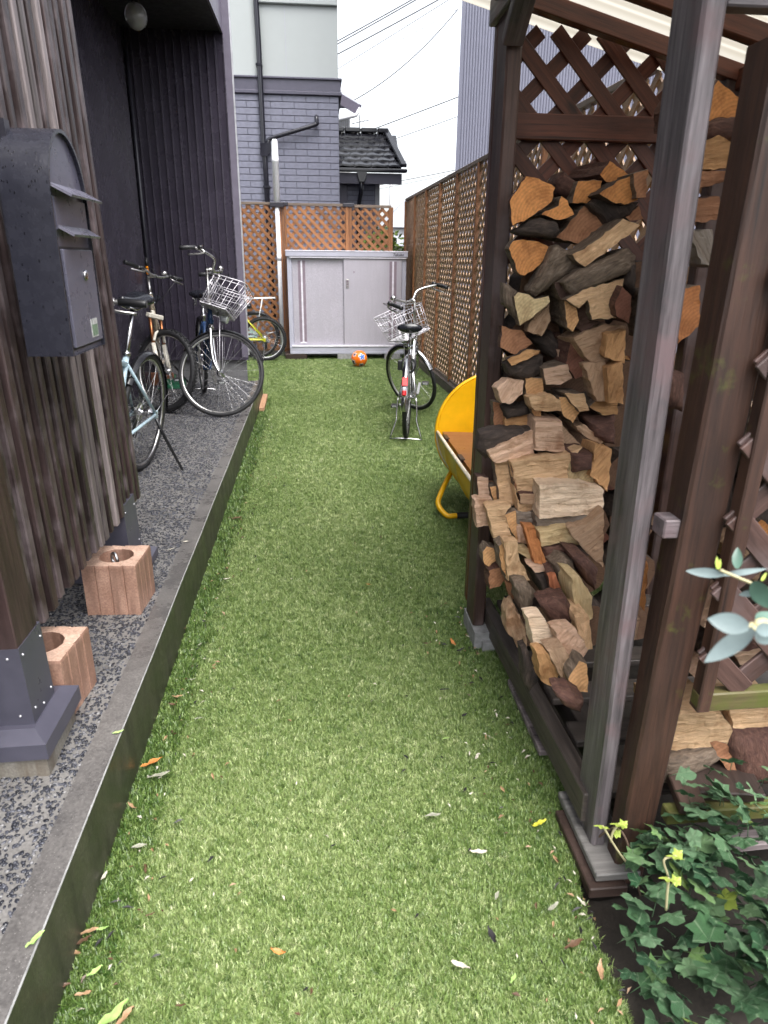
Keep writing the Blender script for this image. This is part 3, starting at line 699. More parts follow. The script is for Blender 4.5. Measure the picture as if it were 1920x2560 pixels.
mp_('bracket', MB().box((XB-.035, yc-.06, MZS-.1), (XB-.001, yc+.06, MZS+.1)).box((XB-.035, MY0+.06, 1.64), (XB+.01, MY0+.09, 1.70)), 'clad_dark')

# ---------------------------------------------------------------- two hollow concrete blocks with ring bolts
def grooved(x0, y0, s, z0, h, rotz, hole_r):
    """block with upright grooves and a round well"""
    m = MB(); hs2 = s/2; per = []
    def side(a, b):
        a, b = Vector((*a, 0)), Vector((*b, 0)); d = (b-a).normalized(); nn = Vector((d.y, -d.x, 0)); L = (b-a).length; out = [a]
        for g in (.24, .5, .76):
            c = a+d*L*g; out += [c-d*.0035, c-nn*.005, c+d*.0035]
        return out
    c = [(-hs2, -hs2), (hs2, -hs2), (hs2, hs2), (-hs2, hs2)]
    for i in range(4): per += side(c[i], c[(i+1) % 4])
    n = len(per); wob = [R_.uniform(-.0015, .0015) for _ in per]
    hole = []
    for p in per:
        a = math.atan2(p.y, p.x); hole.append(Vector((hole_r*math.cos(a), hole_r*math.sin(a), 0)))
    rows = [([p*1.0 for p in per], 0), ([p*1.0 for p in per], h-.008+0), ([p*(1-.02) for p in per], h), (hole, h), ([q*.94 for q in hole], h-.13)]
    vs = [(p.x*1.0, p.y, z+(wob[i] if 0 < k < 4 else 0)) for k, (ps, z) in enumerate(rows) for i, p in enumerate(ps)]
    for k in range(4):
        m.add([], [])
        for i in range(n):
            j = (i+1) % n; m.f.append([k*n+i, k*n+j, (k+1)*n+j, (k+1)*n+i]); m.m.append(0 if k in (0, 1) else (1 if k == 2 else 0)); m.sm.append(False)
    m.f.append([4*n+i for i in range(n)]); m.m.append(2); m.sm.append(False); m.v = vs
    M = Matrix.Translation((0, 0, 0)) @ Matrix.Rotation(rotz, 4, 'Z'); m.moved(M)
    return m
for lab, (x, y), s, rz in (('reddish hollow concrete block holding a ring bolt beside the far clad post', (-.742, 2.339), .187, rad(-3)), ('reddish hollow concrete block half hidden behind the near clad post', (-.787, 1.741), .186, rad(-5))):
    t = thing('concrete_block', lab, 'block', (x, y, TZ+.001), 'ring bolt blocks on the terrace')
    part('block_body', grooved(0, 0, s, 0, .19, rz, .060), ['brick_block', 'brick_block_top', 'brick_block_top'], t)
    part('ring_bolt', MB().ring((-.005, -.01, .182), (.75, .65, 0), .021, .006, 24, 8).tube([(-.005, -.01, .10), (-.005, -.01, .162)], .007), 'steel_ring', t)
    part('mortar_fill', MB().ball((.008, -.004, .105), .052, 14, 8, scale=(.98, .98, .25)), 'mortar_white', t)

# ---------------------------------------------------------------- bicycles
def rotline(p, a, ang):
    return Matrix.Translation(p) @ Matrix.Rotation(ang, 4, Vector(a)) @ Matrix.Translation(-Vector(p))
def spokes(n, R, hr, hub_w):
    m = MB()
    for i in range(n):
        s = 1 if i % 2 else -1; a = 2*math.pi*i/n; b = a+(.55 if (i//2) % 2 else -.55)
        m.tube([(hr*math.cos(b), s*hub_w, hr*math.sin(b)), (R*math.cos(a), s*.004, R*math.sin(a))], .0011, 4, caps=False)
    return m
def make_wheel(name, root, c, R, tr, M=None, knobby=False, rim='alloy', tyre_m='rubber', drum=False, ns=32, discs=False):
    M0 = Matrix.Translation(c); Mx = (M @ M0) if M is not None else M0
    Rt = R-tr
    w = part(name, MB().ring((0, 0, 0), (0, 1, 0), Rt-tr*.75, .010, 56, 8, squash=1.1).moved(Mx), rim, root)
    m = MB().ring((0, 0, 0), (0, 1, 0), Rt, tr, 64, 10, squash=.95)
    if knobby:
        for i in range(72):
            a = 2*math.pi*i/72
            for off in (-.55, 0, .55):
                b = off+(.0 if i % 2 else .2); d = Vector((math.cos(a), 0, math.sin(a))); nn = d*math.cos(b)+Vector((0, 1, 0))*math.sin(b)
                m.obox(d*Rt+nn*(tr+.001), (-math.sin(a), 0, math.cos(a)), (0, 1, 0), nn, (.016, .012, .008))
    part('tyre', m.moved(Mx), tyre_m, w)
    part('spoke_set', spokes(ns, Rt-tr*.9, .022, .028).moved(Mx), 'chrome', w)
    h = MB().lathe((0, -.055, 0), (0, 1, 0), [(.008, 0), (.012, .01), (.030, .022), (.030, .027), (.016, .034), (.016, .076), (.030, .083), (.030, .088), (.012, .10), (.008, .11)], 16)
    if drum: h.lathe((0, .03, 0), (0, 1, 0), [(.05, 0), (.055, .006), (.052, .026), (.02, .03)], 24)
    part('hub', h.moved(Mx), 'chrome', w)
    return w
def fender(R, a0, a1, wd, mat_pts=22):
    m = MB(); vs = []; k = 7
    for i in range(mat_pts+1):
        a = a0+(a1-a0)*i/mat_pts
        for j in range(k):
            t = -1+2*j/(k-1); r = R-.016*t*t; vs.append((r*math.cos(a), wd*t, r*math.sin(a)))
    fs = [(i*k+j, i*k+j+1, (i+1)*k+j+1, (i+1)*k+j) for i in range(mat_pts) for j in range(k-1)]
    m.add(vs, fs, 0, True); n = len(m.v)
    m.add([(p[0]*.992, p[1], p[2]*.992) for p in vs], [tuple(reversed(f)) for f in fs], 0, True)
    return m
def saddle_mesh(L=.26, W=.085, Hh=.06):
    m = MB(); vs = []; n = 12; k = 14
    for i in range(n+1):
        t = i/n; x = -L*.45+L*t; w = W*(1-.80*min(1, max(0, (t-.12)/.6))**.8) if t > .12 else W*(.62+.38*math.sin(t/.12*math.pi/2)); h = Hh*(1-.35*t)
        for j in range(k):
            a = 2*math.pi*j/k; s, c = math.sin(a), math.cos(a)
            vs.append((x, w*(abs(c)**.8)*(1 if c > 0 else -1), (h*.5*s if s > 0 else h*.55*s)+.012*math.cos(2*math.pi*t)*.6))
    fs = [(i*k+j, i*k+(j+1) % k, (i+1)*k+(j+1) % k, (i+1)*k+j) for i in range(n) for j in range(k)]
    return m.add(vs, fs+[tuple(range(k)), tuple(range(n*k+k-1, n*k-1, -1))], 0, True)
def pedal_mesh(): return MB().box((-.045, -.032, -.011), (.045, .032, .011), bev=.004)
def pedal_refl(): return MB().box((-.0462, -.022, -.006), (.0462, .022, .006))

def bicycle(label, loc, heading, lean=0., steer=0., R=.335, tr=.019, wb=1.08, frame='city', fcol='chrome', forkcol='chrome', sad=.86, bar_h=1.05, bar_w=.29, basket=None, fend=('chrome', True, True),
            knobby=False, suspension=False, stand='double', crank=0., pedal_col='clear_lens', drum=False, flat_bar=False, group=None, gears=False, taillight=True, bell=True, rear_rack=None, z0=0., chain=True, lock=False, rim_m='alloy', rack_z=.75):
    t = thing('bicycle', label, 'bicycle', (loc[0], loc[1], z0), group)
    t.rotation_euler = Euler((lean, 0, heading), 'XYZ')
    ha = rad(69); ax = Vector((-math.cos(ha), 0, math.sin(ha)))
    P0 = Vector((wb-.055, 0, R)); S = rotline(P0, ax, steer)
    def on_axis(z): return P0+ax*((z-R)/ax.z)
    bb = Vector((.435, 0, R-.05 if not knobby else R-.02)); sa = rad(71)
    def st(d): return bb+Vector((-math.cos(sa), 0, math.sin(sa)))*d
    hb, ht = on_axis(R+.36 if not suspension else R+.46), on_axis(R+.36+.14 if not suspension else R+.46+.12)
    make_wheel('rear_wheel', t, (0, 0, R), R, tr, None, knobby, rim_m, drum=drum)
    make_wheel('front_wheel', t, (wb, 0, R), R, tr, S, knobby, rim_m, drum=drum)
    m = MB(); top = st(.46 if frame != 'low' else .40)
    m.tube([hb, ht], .019, 12); m.tube([bb, top], .0165, 10)
    if frame == 'city': m.tube(bez([hb+(ht-hb)*.35, hb+Vector((-.20, 0, -.18)), bb+Vector((.10, 0, .06)), bb], 6), .0235, 12)
    elif frame == 'low':
        m.tube(bez([hb+(ht-hb)*.2, hb+Vector((-.22, 0, -.24)), bb+Vector((.05, 0, .04)), bb], 6), .024, 12); m.tube([hb+(ht-hb)*.8, st(.17)], .016, 10)
    else:
        m.tube([hb+(ht-hb)*.25, bb], .021, 12); m.tube([hb+(ht-hb)*.8, st(.40)], .017, 12)
    m.lathe((bb.x, -.038, bb.z), (0, 1, 0), [(.022, 0), (.022, .076)], 16)
    for s in (-1, 1):
        m.tube([(bb.x-.01, s*.02, bb.z), (bb.x-.10, s*.045, bb.z+.01), (.0, s*.068, R)], .010, 8)
        m.tube([tuple(st(.40)+Vector((0, s*.012, 0))), (-.0, s*.068, R)], .009, 8); m.box((-.02, s*.068-.004, R-.025), (.02, s*.068+.004, R+.02))
    part('frame', m, fcol, t)
    # fork
    m = MB(); fc = on_axis(R+.34 if not suspension else R+.40)
    if suspension:
        for s in (-1, 1):
            o = Vector((0, s*.058, 0)); m.tube([on_axis(R+.20)+o+Vector((.02, 0, 0)), Vector((wb, s*.058, R))+Vector((-.01, 0, 0))], .019, 10); m.tube([fc+o+Vector((.012, 0, .02)), on_axis(R+.19)+o+Vector((.02, 0, 0))], .014, 10, mi=1)
        m.box((fc.x-.016, -.075, fc.z-.005), (fc.x+.04, .075, fc.z+.035), bev=.008); m.tube(bez([on_axis(R+.22)+Vector((.03, -.058, 0)), on_axis(R+.29)+Vector((.045, -.03, 0)), on_axis(R+.29)+Vector((.045, .03, 0)), on_axis(R+.22)+Vector((.03, .058, 0))]), .012, 8)
        m.tube([fc, hb], .016, 10)
    else:
        for s in (-1, 1): m.tube(bez([fc+Vector((0, s*.03, 0)), on_axis(R+.18)+Vector((0, s*.05, 0)), on_axis(R+.07)+Vector((.012, s*.055, 0)), (wb, s*.055, R)], 5), [.014]*11+[.012, .011, .010, .010, .010], 8)
        m.tube([fc+Vector((0, -.034, 0)), fc+Vector((0, .034, 0))], .016, 10); m.tube([fc, hb], .016, 10)
    part('fork', m.moved(S), [forkcol, 'copper'], t)
    # stem and handlebar
    stem_t = on_axis(bar_h-.02); m = MB(); m.tube([ht-ax*.01, stem_t], .0125, 10); m.lathe(ht, ax, [(.019, -.004), (.02, .012), (.014, .02)], 14)
    fwd = .055 if not flat_bar else .09
    clamp = stem_t+Vector((fwd, 0, .02)); m.tube([stem_t-ax*.01, stem_t+ax*.012, clamp], .0135, 10)
    if flat_bar: hbp = bez([(clamp.x-.03, -bar_w, clamp.z+.035), (clamp.x-.006, -.13, clamp.z+.025), (clamp.x, -.05, clamp.z), (clamp.x, .05, clamp.z), (clamp.x-.006, .13, clamp.z+.025), (clamp.x-.03, bar_w, clamp.z+.035)], 5)
    else: hbp = bez([(clamp.x-.20, -bar_w, clamp.z+.01), (clamp.x-.09, -bar_w*.95, clamp.z+.045), (clamp.x+.015, -.14, clamp.z+.05), (clamp.x, -.04, clamp.z), (clamp.x, .04, clamp.z), (clamp.x+.015, .14, clamp.z+.05), (clamp.x-.09, bar_w*.95, clamp.z+.045), (clamp.x-.20, bar_w, clamp.z+.01)], 5)
    m.tube(hbp, .011, 8); hbar = part('handlebar', m.moved(S), 'alloy', t)
    for s in (-1, 1):
        e = Vector(hbp[0] if s < 0 else hbp[-1]); e2 = Vector(hbp[4] if s < 0 else hbp[-5]); d = (e2-e).normalized()
        part('grip', MB().tube([e-d*.006, e+d*.006, e+d*.115], [.0165, .0175, .0165], 12).moved(S), 'black_plastic', hbar)
        b0 = e+d*.15; part('brake_lever', MB().tube(bez([b0+Vector((.0, 0, -.01)), b0+Vector((.04, 0, -.025)), b0-d*.06+Vector((.055, 0, -.035)), b0-d*.13+Vector((.045, 0, -.04))], 4), [.009]*3+[.007]*10, 6).moved(S), 'alloy', hbar)
        part('lever_clamp', MB().tube([b0-d*.018, b0+d*.018], .017, 10).moved(S), 'black_plastic' if bell else 'alloy', hbar)
        part('brake_cable', MB().tube(bez([b0+Vector((.01, 0, -.01)), b0+Vector((.11, -s*.02, .0)), Vector((clamp.x+.10, s*.05, clamp.z-.10)), fc+Vector((.02, s*.012, .10))], 6), .0026, 5).moved(S), 'black_plastic', hbar)
    if bell: part('bell', MB().lathe(Vector(hbp[-9])+Vector((0, 0, .012)), (0, 0, 1), [(.012, 0), (.025, .008), (.026, .02), (.018, .034), (.004, .038)], 16).moved(S), 'alloy', hbar)
    # seat
    sp_ = Vector((st(.1).x, 0, 0)); stp = st((sad-.05-bb.z)/math.sin(sa)); m = MB().tube([st(.38), stp], .0125, 10); m.lathe(st(.455), Vector((-math.cos(sa), 0, math.sin(sa))), [(.021, -.012), (.021, .012)], 14)
    part('seat_post', m, 'chrome' if frame != 'ice' else 'black_paint', t)
    sdl = part('saddle', saddle_mesh(.27 if not flat_bar else .28, .11 if not flat_bar else .085, .07).moved(Matrix.Translation(stp+Vector((0, 0, .045)))), 'saddle_vinyl', t)
    m = MB()
    for s in (-1, 1): m.tube([stp+Vector((-.09, s*.035, .015)), stp+Vector((0, s*.022, 0)), stp+Vector((.1, s*.02, .02))], .0045, 6)
    if not flat_bar:
        for s in (-1, 1): m.tube([stp+Vector((-.085+.014*math.sin(i*1.6), s*.055+.014*math.cos(i*1.6), -.045+.0035*i)) for i in range(22)], .003, 5)
        m.box(tuple(stp+Vector((-.105, -.075, .008))), tuple(stp+Vector((-.085, .075, .02))))
    part('saddle_rail', m, 'chrome', sdl)
    # cranks
    cl = .165; ch = part('crank', MB().lathe((bb.x, -.05, bb.z), (0, 1, 0), [(.082, 0), (.082, .004)], 32).beam((bb.x, -.062, bb.z), (bb.x+cl*math.cos(crank), -.075, bb.z+cl*math.sin(crank)), .012, .022, up=(0, 1, 0)).beam((bb.x, .062, bb.z), (bb.x-cl*math.cos(crank), .075, bb.z-cl*math.sin(crank)), .012, .022, up=(0, 1, 0)).tube([(bb.x, -.065, bb.z), (bb.x, .065, bb.z)], .009), 'alloy', t)
    for s in (-1, 1):
        k = 1 if s < 0 else -1; c = Vector((bb.x+k*cl*math.cos(crank), s*.125, bb.z+k*cl*math.sin(crank)))
        pd = part('pedal', pedal_mesh().moved(Matrix.Translation(c)), 'black_plastic', t); part('pedal_reflector', pedal_refl().moved(Matrix.Translation(c)), pedal_col, pd)
    if chain: part('chain_guard' if not gears else 'chain', MB().beam((0, -.05, R+.035), (bb.x, -.05, bb.z+.085), .006 if not gears else .004, .03 if not gears else .008, up=(0, 0, 1)).beam((0, -.05, R-.03), (bb.x, -.05, bb.z-.08), .004, .008), 'black_paint' if gears else fcol, t)
    if gears:
        m = MB()
        for i, r in enumerate((.055, .05, .044, .038, .032)): m.lathe((0, -.030-.0045*i, R), (0, 1, 0), [(r, 0), (r, .002)], 24)
        part('cassette', m, 'alloy', t); part('derailleur', MB().box((-.03, -.068, R-.15), (.01, -.052, R-.03), bev=.004).lathe((-.01, -.064, R-.14), (0, 1, 0), [(.022, 0), (.022, .01)], 14), 'black_plastic', t)
    # fenders
    fm, ff, fr = fend
    if ff:
        part('front_fender', fender(R+.014, rad(35), rad(165), .024).moved(Matrix.Translation((wb, 0, R))).moved(S), fm, t)
    if fr:
        f_ = part('rear_fender', fender(R+.016, rad(38), rad(188), .026).moved(Matrix.Translation((0, 0, R))), fm, t)
        m = MB()
        for s in (-1, 1): m.tube([(0, s*.062, R), ((R+.012)*math.cos(rad(170)), s*.026, R+(R+.012)*math.sin(rad(170)))], .003, 5)
        part('fender_stay', m, 'chrome', f_)
    if taillight:
        a = rad(150); c = Vector(((R+.03)*math.cos(a), 0, R+(R+.03)*math.sin(a)))
        part('tail_reflector', MB().obox(c, (-math.sin(a), 0, math.cos(a)), (0, 1, 0), (math.cos(a), 0, math.sin(a)), (.075, .046, .012), bev=.004), 'red_lens', t)
        a = rad(163); c = Vector(((R+.045)*math.cos(a), 0, R+(R+.045)*math.sin(a))); tl = part('tail_light', MB().obox(c, (-math.sin(a), 0, math.cos(a)), (0, 1, 0), (math.cos(a), 0, math.sin(a)), (.08, .044, .03), bev=.012), 'silver_trim', t)
        part('light_lens', MB().obox(c+Vector((-.012, 0, -.006)), (-math.sin(a), 0, math.cos(a)), (0, 1, 0), (math.cos(a), 0, math.sin(a)), (.046, .034, .02), bev=.008), 'red_lens', tl)
    if rear_rack:
        m = MB(); z = rack_z
        for s in (-1, -.35, .35, 1): m.tube([(.16, s*.06, z), (-.30, s*.06, z+.012)], .005, 6)
        for x in (.1, -.1, -.3): m.tube([(x, -.06, z+.004), (x, .06, z+.004)], .005, 6)
        for s in (-1, 1): m.tube([(-.12, s*.06, z), (0, s*.07, R)], .005, 6)
        part('rear_rack', m, rear_rack, t)
    if stand == 'double':
        m = MB()
        for s in (-1, 1): m.tube(bez([(0, s*.075, R), (-.03, s*.085, .2), (-.05, s*.085, .15), (-.10, s*.135, .0)], 4), .006, 6)
        m.tube(bez([(-.10, -.135, .004), (-.11, -.06, .014), (-.11, .06, .014), (-.10, .135, .004)], 4), .006, 6); part('stand', m, 'chrome', t)
    elif stand == 'side':
        part('kickstand', MB().tube([(.02, .075, R-.02), (-.0, .10, R-.09), (.03, .265, .004), (.0, .285, .0)], [.010, .010, .008, .008], 8), 'black_paint', t)
    if basket:
        bw, bd, bh, tilt = basket; o = on_axis(bar_h-.12)+Vector((.055, 0, -.02)); m = MB(); wv = .0022
        def ringp(k, z, rr=.06):
            w, d = bw/2*k, bd*k; c = []
            for cx, cy, a0 in ((d-rr, w-rr, 0), (rr, w-rr, 90), (rr, -w+rr, 180), (d-rr, -w+rr, 270)):
                for i in range(5): a = rad(a0+22.5*i); c.append((o.x+cx+rr*math.cos(a)+tilt*(z), cy+rr*math.sin(a), o.z+z))
            return c
        m.tube(ringp(1, .06), .004, 6, closed=True); m.tube(ringp(.98, .035), .0025, 5, closed=True)
        for z, k in ((-.02, .95), (-.08, .91), (-.14, .87), (-.155, .86)): m.tube(ringp(k, z), wv, 5, closed=True)
        m.tube(ringp(.85, -.175), .003, 5, closed=True); A = ringp(1, .06); B = ringp(.85, -.175); nn = len(A)
        def per(L, s):
            tot = [0]; 
            for i in range(nn): tot.append(tot[-1]+(Vector(L[(i+1) % nn])-Vector(L[i])).length)
            q = s*tot[-1]
            for i in range(nn):
                if q <= tot[i+1]: f = (q-tot[i])/(tot[i+1]-tot[i]); return Vector(L[i]).lerp(Vector(L[(i+1) % nn]), f)
            return Vector(L[0])
        for i in range(24): m.tube([per(A, i/24), per(B, i/24)], wv, 5)
        for i in range(1, 7): y = -bw*.42+bw*.84*i/7; m.tube([(o.x+.01+tilt*-.175, y, o.z-.175), (o.x+bd*.85+tilt*-.175, y, o.z-.175)], wv, 5)
        for i in range(1, 6): x = o.x+bd*.85*i/6+tilt*-.175; m.tube([(x, -bw*.42, o.z-.175), (x, bw*.42, o.z-.175)], wv, 5)
        m.tube([on_axis(bar_h-.10), o+Vector((0, 0, .02))], .008, 6); m.tube([o+Vector((bd*.4, .05, -.17)), Vector((wb, .055, R))], .004, 5); m.tube([o+Vector((bd*.4, -.05, -.17)), Vector((wb, -.055, R))], .004, 5)
        bk = part('basket', m.moved(S), 'wire_silver', t)
        base = MB().prism([(o.x+.01-tilt*.17, -bw*.40, o.z-.172), (o.x+bd*.8-tilt*.17, -bw*.40, o.z-.172), (o.x+bd*.8-tilt*.17, bw*.40, o.z-.172), (o.x+.01-tilt*.17, bw*.40, o.z-.172)], (0, 0, .005))
        part('basket_tray', base.moved(S), 'white_plastic', bk)
        if drum: part('basket_tag', MB().box((o.x+.02, bw*.20, o.z-.11), (o.x+.024, bw*.42, o.z-.05)).moved(S), 'white_plastic', bk)
        hl = o+Vector((bd*.55, -.0, -.215)); part('headlight', MB().lathe(hl+Vector((-.04, 0, 0)), (1, 0, 0), [(.012, 0), (.028, .02), (.032, .06), (.03, .068)], 18).moved(S), 'clear_lens', t)
    if lock: part('ring_lock', MB().ring((.04, 0, R+.26), (1, 0, -.2), .06, .009, 24, 8).box((.01, .045, R+.22), (.05, .085, R+.30), bev=.006), 'black_plastic', t)
    return t
def head(p, q): return math.atan2(q[1]-p[1], q[0]-p[0])
# the one standing on the turf
bicycle('silver city bicycle with wire basket and red tail light standing on the turf', (.722, 5.60), rad(79), steer=rad(50), R=.335, sad=.88, bar_h=1.07, frame='city', fcol='chrome', basket=(.42, .30, .26, .22), drum=True, crank=rad(28), group='parked bicycles', lock=True)
# the ones on the terrace
bicycle('pale ice blue bicycle with black rear mudguard right beside the batten screen', (-1.075, 4.107), rad(263), lean=rad(-7.5), R=.345, tr=.018, sad=1.0, bar_h=1.02, frame='diamond', fcol='ice_blue_paint', forkcol='ice_blue_paint', fend=('black_paint', False, True), stand='side', crank=rad(165), pedal_col='amber_lens', flat_bar=True, gears=True, taillight=False, bell=False, z0=TZ, group='parked bicycles')
bicycle('champagne mountain bicycle with knobbly front tyre and copper fork legs', (-1.50, 6.83), rad(282), lean=rad(2), steer=rad(46), R=.335, tr=.027, wb=1.06, sad=.86, bar_h=1.07, bar_w=.30, frame='diamond', fcol='champagne_paint', forkcol='cream_paint', fend=('black_paint', False, False), knobby=True, suspension=True, stand='side', crank=rad(80), flat_bar=True, gears=True, taillight=False, z0=TZ, group='parked bicycles')
bicycle('silver city bicycle with turned front wheel and wire basket by the dark wall', (-1.10, 6.66), rad(284), lean=rad(-2), steer=rad(72), R=.345, tr=.018, wb=1.10, sad=.90, bar_h=1.13, frame='low', fcol='blue_paint', forkcol='chrome', basket=(.40, .28, .21, .2), fend=('black_paint', True, True), crank=rad(60), z0=TZ, group='parked bicycles')
bicycle('small yellow bicycle with white rims behind the house corner', (-.775, 10.30), rad(181), lean=rad(-4), R=.315, tr=.026, wb=.98, sad=.78, bar_h=.95, frame='diamond', fcol='yellow_green_paint', forkcol='yellow_green_paint', fend=('black_paint', False, False), knobby=True, stand='side', crank=rad(20), flat_bar=True, gears=True, taillight=False, rim_m='white_paint', group='parked bicycles')
bicycle('bicycle with white carrier and black mudguard against the back lattice', (-.92, 10.62), rad(180), lean=rad(-3), R=.335, tr=.02, wb=1.05, sad=.84, bar_h=1.0, frame='diamond', fcol='pale_teal_paint', forkcol='pale_teal_paint', fend=('black_paint', True, True), stand='side', crank=rad(50), flat_bar=True, taillight=False, rear_rack='white_paint', rack_z=.86, group='parked bicycles')
# ---------------------------------------------------------------- lattice fences
def clip_line(p, d, w, h):
    """part of the line p+t*d inside the rectangle 0..w, 0..h"""
    t0, t1 = -1e9, 1e9
    for i, m in ((0, w), (1, h)):
        if abs(d[i]) < 1e-9: continue
        a, b = (0-p[i])/d[i], (m-p[i])/d[i]; a, b = min(a, b), max(a, b); t0, t1 = max(t0, a), min(t1, b)
    return (t0, t1) if t1-t0 > .03 else None
def lattice(parent, org, u, w, h, pitch, sw, th, nrm, mat, name='slat', single=None, off=0., back_mat=None):
    """two crossed layers of slats in a panel; each slat its own object unless single collects them"""
    org, u, nrm = Vector(org), Vector(u).normalized(), Vector(nrm).normalized(); zz = Vector((0, 0, 1)); r2 = math.sqrt(.5)
    for layer, sgn in ((0, -1), (1, 1)):
        d = (r2, sgn*r2); k0 = -h if sgn > 0 else 0; k1 = w if sgn > 0 else w+h
        q = k0+(off+layer*pitch*.5) % pitch
        while q < k1:
            c = clip_line((q, 0), d, w, h)
            if c:
                a, b = (q+d[0]*c[0], d[1]*c[0]), (q+d[0]*c[1], d[1]*c[1])
                A = org+u*a[0]+zz*a[1]+nrm*(th*.52 if layer == 0 else -th*.52); B = org+u*b[0]+zz*b[1]+nrm*(th*.52 if layer == 0 else -th*.52)
                j = R_.uniform(-.0015, .0015); A += u*j; B += u*j
                if single is not None: single.beam(A, B, th, sw, up=nrm.cross(B-A))
                else:
                    m = MB().beam(A, B, th, sw, up=nrm.cross(B-A), bev=.002); frame_obj(name, m, (back_mat if (layer and back_mat) else mat), parent, (A+B)/2, B-A, nrm)
            q += pitch
# back fence
BY = 10.92
bf = thing('lattice_fence', 'orange brown lattice fence across the back behind the storage cabinet', 'fence', (0, BY, 0))
pan = [(-1.42, -.515), (-.435, .455), (.515, 1.09)]
for (a, b), top in zip(pan, (2.135, 2.13, 2.12)):
    lattice(bf, (a, BY, .12), (1, 0, 0), b-a, top-.12, .1265, .042, .011, (0, -1, 0), 'fence_orange', off=.04)
    bar('cap_rail', (a-.02, BY, top+.018), (b+.02, BY, top+.018), .05, .036, 'fence_cap', bf); bar('bottom_rail', (a, BY, .10), (b, BY, .10), .04, .05, 'fence_post', bf)
    for x in (a-.002, b+.002): bar('stile', (x, BY-.004, .06), (x, BY-.004, top), .045, .034, 'fence_orange', bf, up=(1, 0, 0))
for x in (-.475, .485, 1.122): bar('post', (x, BY+.005, 0), (x, BY+.005, 2.13), .045, .036, 'fence_post', bf, up=(1, 0, 0))
for x in (-.475, .485): part('post_cap', MB().box((x-.085, BY-.045, 2.125), (x+.085, BY+.045, 2.175), bev=.008), 'clad_dark', bf).location = (0, -BY, 0)
# right-hand fence: line from near to far
fp = lambda y: 1.535-(y-6.7)*.0285
rf = thing('lattice_fence', 'tall weathered lattice fence running back along the right side of the turf', 'fence', (1.5, 8, 0))
ys = [6.0+.9*i for i in range(7)]; FT = 2.27
fu = Vector((fp(7)-fp(6), 1, 0)).normalized(); fn = Vector((-fu.y, fu.x, 0))
for i in range(6):
    y0_, y1_ = ys[i]+.02, ys[i+1]-.02
    lattice(rf, (fp(y0_), y0_, .12), fu, y1_-y0_, FT-.15, .125, .036, .011, fn, 'fence_weathered', off=.05)
    bar('cap_rail', (fp(ys[i]), ys[i]+.004, FT), (fp(ys[i+1]), ys[i+1]-.004, FT), .055, .035, 'fence_cap', rf)
    bar('bottom_rail', (fp(ys[i]), ys[i], .11), (fp(ys[i+1]), ys[i+1], .11), .045, .05, 'fence_cap', rf)
for y in ys: bar('post', (fp(y)-.012, y, 0), (fp(y)-.012, y, FT-.02), .045, .05, 'fence_post', rf, up=(0, 1, 0))
m = MB()
for i in range(1, 6):
    y0_ = 6.0-.9*i; lattice(rf, (fp(y0_), y0_+.02, .12), fu, .86, FT-.15, .125, .04, .011, fn, 'fence_weathered', single=m)
    bar('cap_rail', (fp(y0_), y0_, FT), (fp(y0_+.9), y0_+.896, FT), .055, .035, 'fence_cap', rf); bar('post', (fp(y0_)-.012, y0_, 0), (fp(y0_)-.012, y0_, FT-.02), .045, .05, 'fence_post', rf, up=(0, 1, 0))
o = part('slat', m, 'fence_weathered', rf, kind='stuff'); o.matrix_parent_inverse = Matrix.Translation((-1.5, -8, 0))
bar('gravel_board', (fp(5.2)-.04, 5.2, .045), (fp(10.9)-.04, 10.9, .045), .05, .115, 'sill_wood', rf)

# white standpipe strapped in front of the back fence
pl = thing('white_pipe', 'tall white plastic pipe standing in front of the back lattice fence', 'pipe', (-.545, BY-.10, 0))
part('lower_pipe', MB().tube([(0, 0, 0), (0, 0, 2.12)], .031, 16), 'pvc_white', pl)
part('upper_pipe', MB().lathe((0, 0, 2.12), (0, 0, 1), [(.045, 0), (.045, .56), (.048, .562), (.048, .61), (.045, .612), (.045, .78), (.041, .82), (.028, .845), (.005, .85)], 18), 'pvc_white', pl)
part('joint_sleeve', MB().tube([(0, 0, 1.38), (0, 0, 1.47)], .034, 16), 'pvc_white', pl)
part('strap', MB().box((-.10, -.05, 2.10), (.10, .06, 2.165), bev=.008), 'clad_dark', pl)

# ---------------------------------------------------------------- storage cabinet
SX0, SX1, SY, SZ0, SZ1 = -.432, 1.304, 10.44, .085, 1.525
cb = thing('storage_cabinet', 'lilac grey steel storage cabinet with two sliding doors at the end of the turf', 'cabinet', ((SX0+SX1)/2, SY, 0)); CO = Matrix.Translation((-(SX0+SX1)/2, -SY, 0))
def cp(name, mb, mats, par=None): mb.moved(CO); return part(name, mb, mats, par or cb)
cp('body', MB().box((SX0+.03, SY+.03, SZ0), (SX1-.03, SY+.44, SZ1-.02)), 'shed_frame')
cp('corner_post', MB().box((SX0+.012, SY+.0, SZ0), (SX0+.075, SY+.45, SZ1-.085), bev=.004), 'shed_frame'); cp('corner_post', MB().box((SX1-.075, SY+.0, SZ0), (SX1-.012, SY+.45, SZ1-.085), bev=.004), 'shed_frame')
cp('roof', MB().box((SX0-.004, SY-.035, SZ1-.085), (SX1+.004, SY+.46, SZ1-.012), bev=.006), 'shed_frame'); cp('roof_lip', MB().box((SX0-.008, SY-.04, SZ1-.014), (SX1+.008, SY+.465, SZ1), bev=.004), 'shed_rail')
cp('top_rail', MB().box((SX0+.05, SY-.028, SZ1-.103), (SX1-.01, SY+.02, SZ1-.087)), 'shed_rail')
cp('base', MB().box((SX0+.015, SY-.03, SZ0), (SX1-.015, SY+.45, SZ0+.028), bev=.003).box((SX0+.018, SY-.024, SZ0+.03), (SX1-.018, SY+.02, SZ0+.10), bev=.003), 'shed_frame')
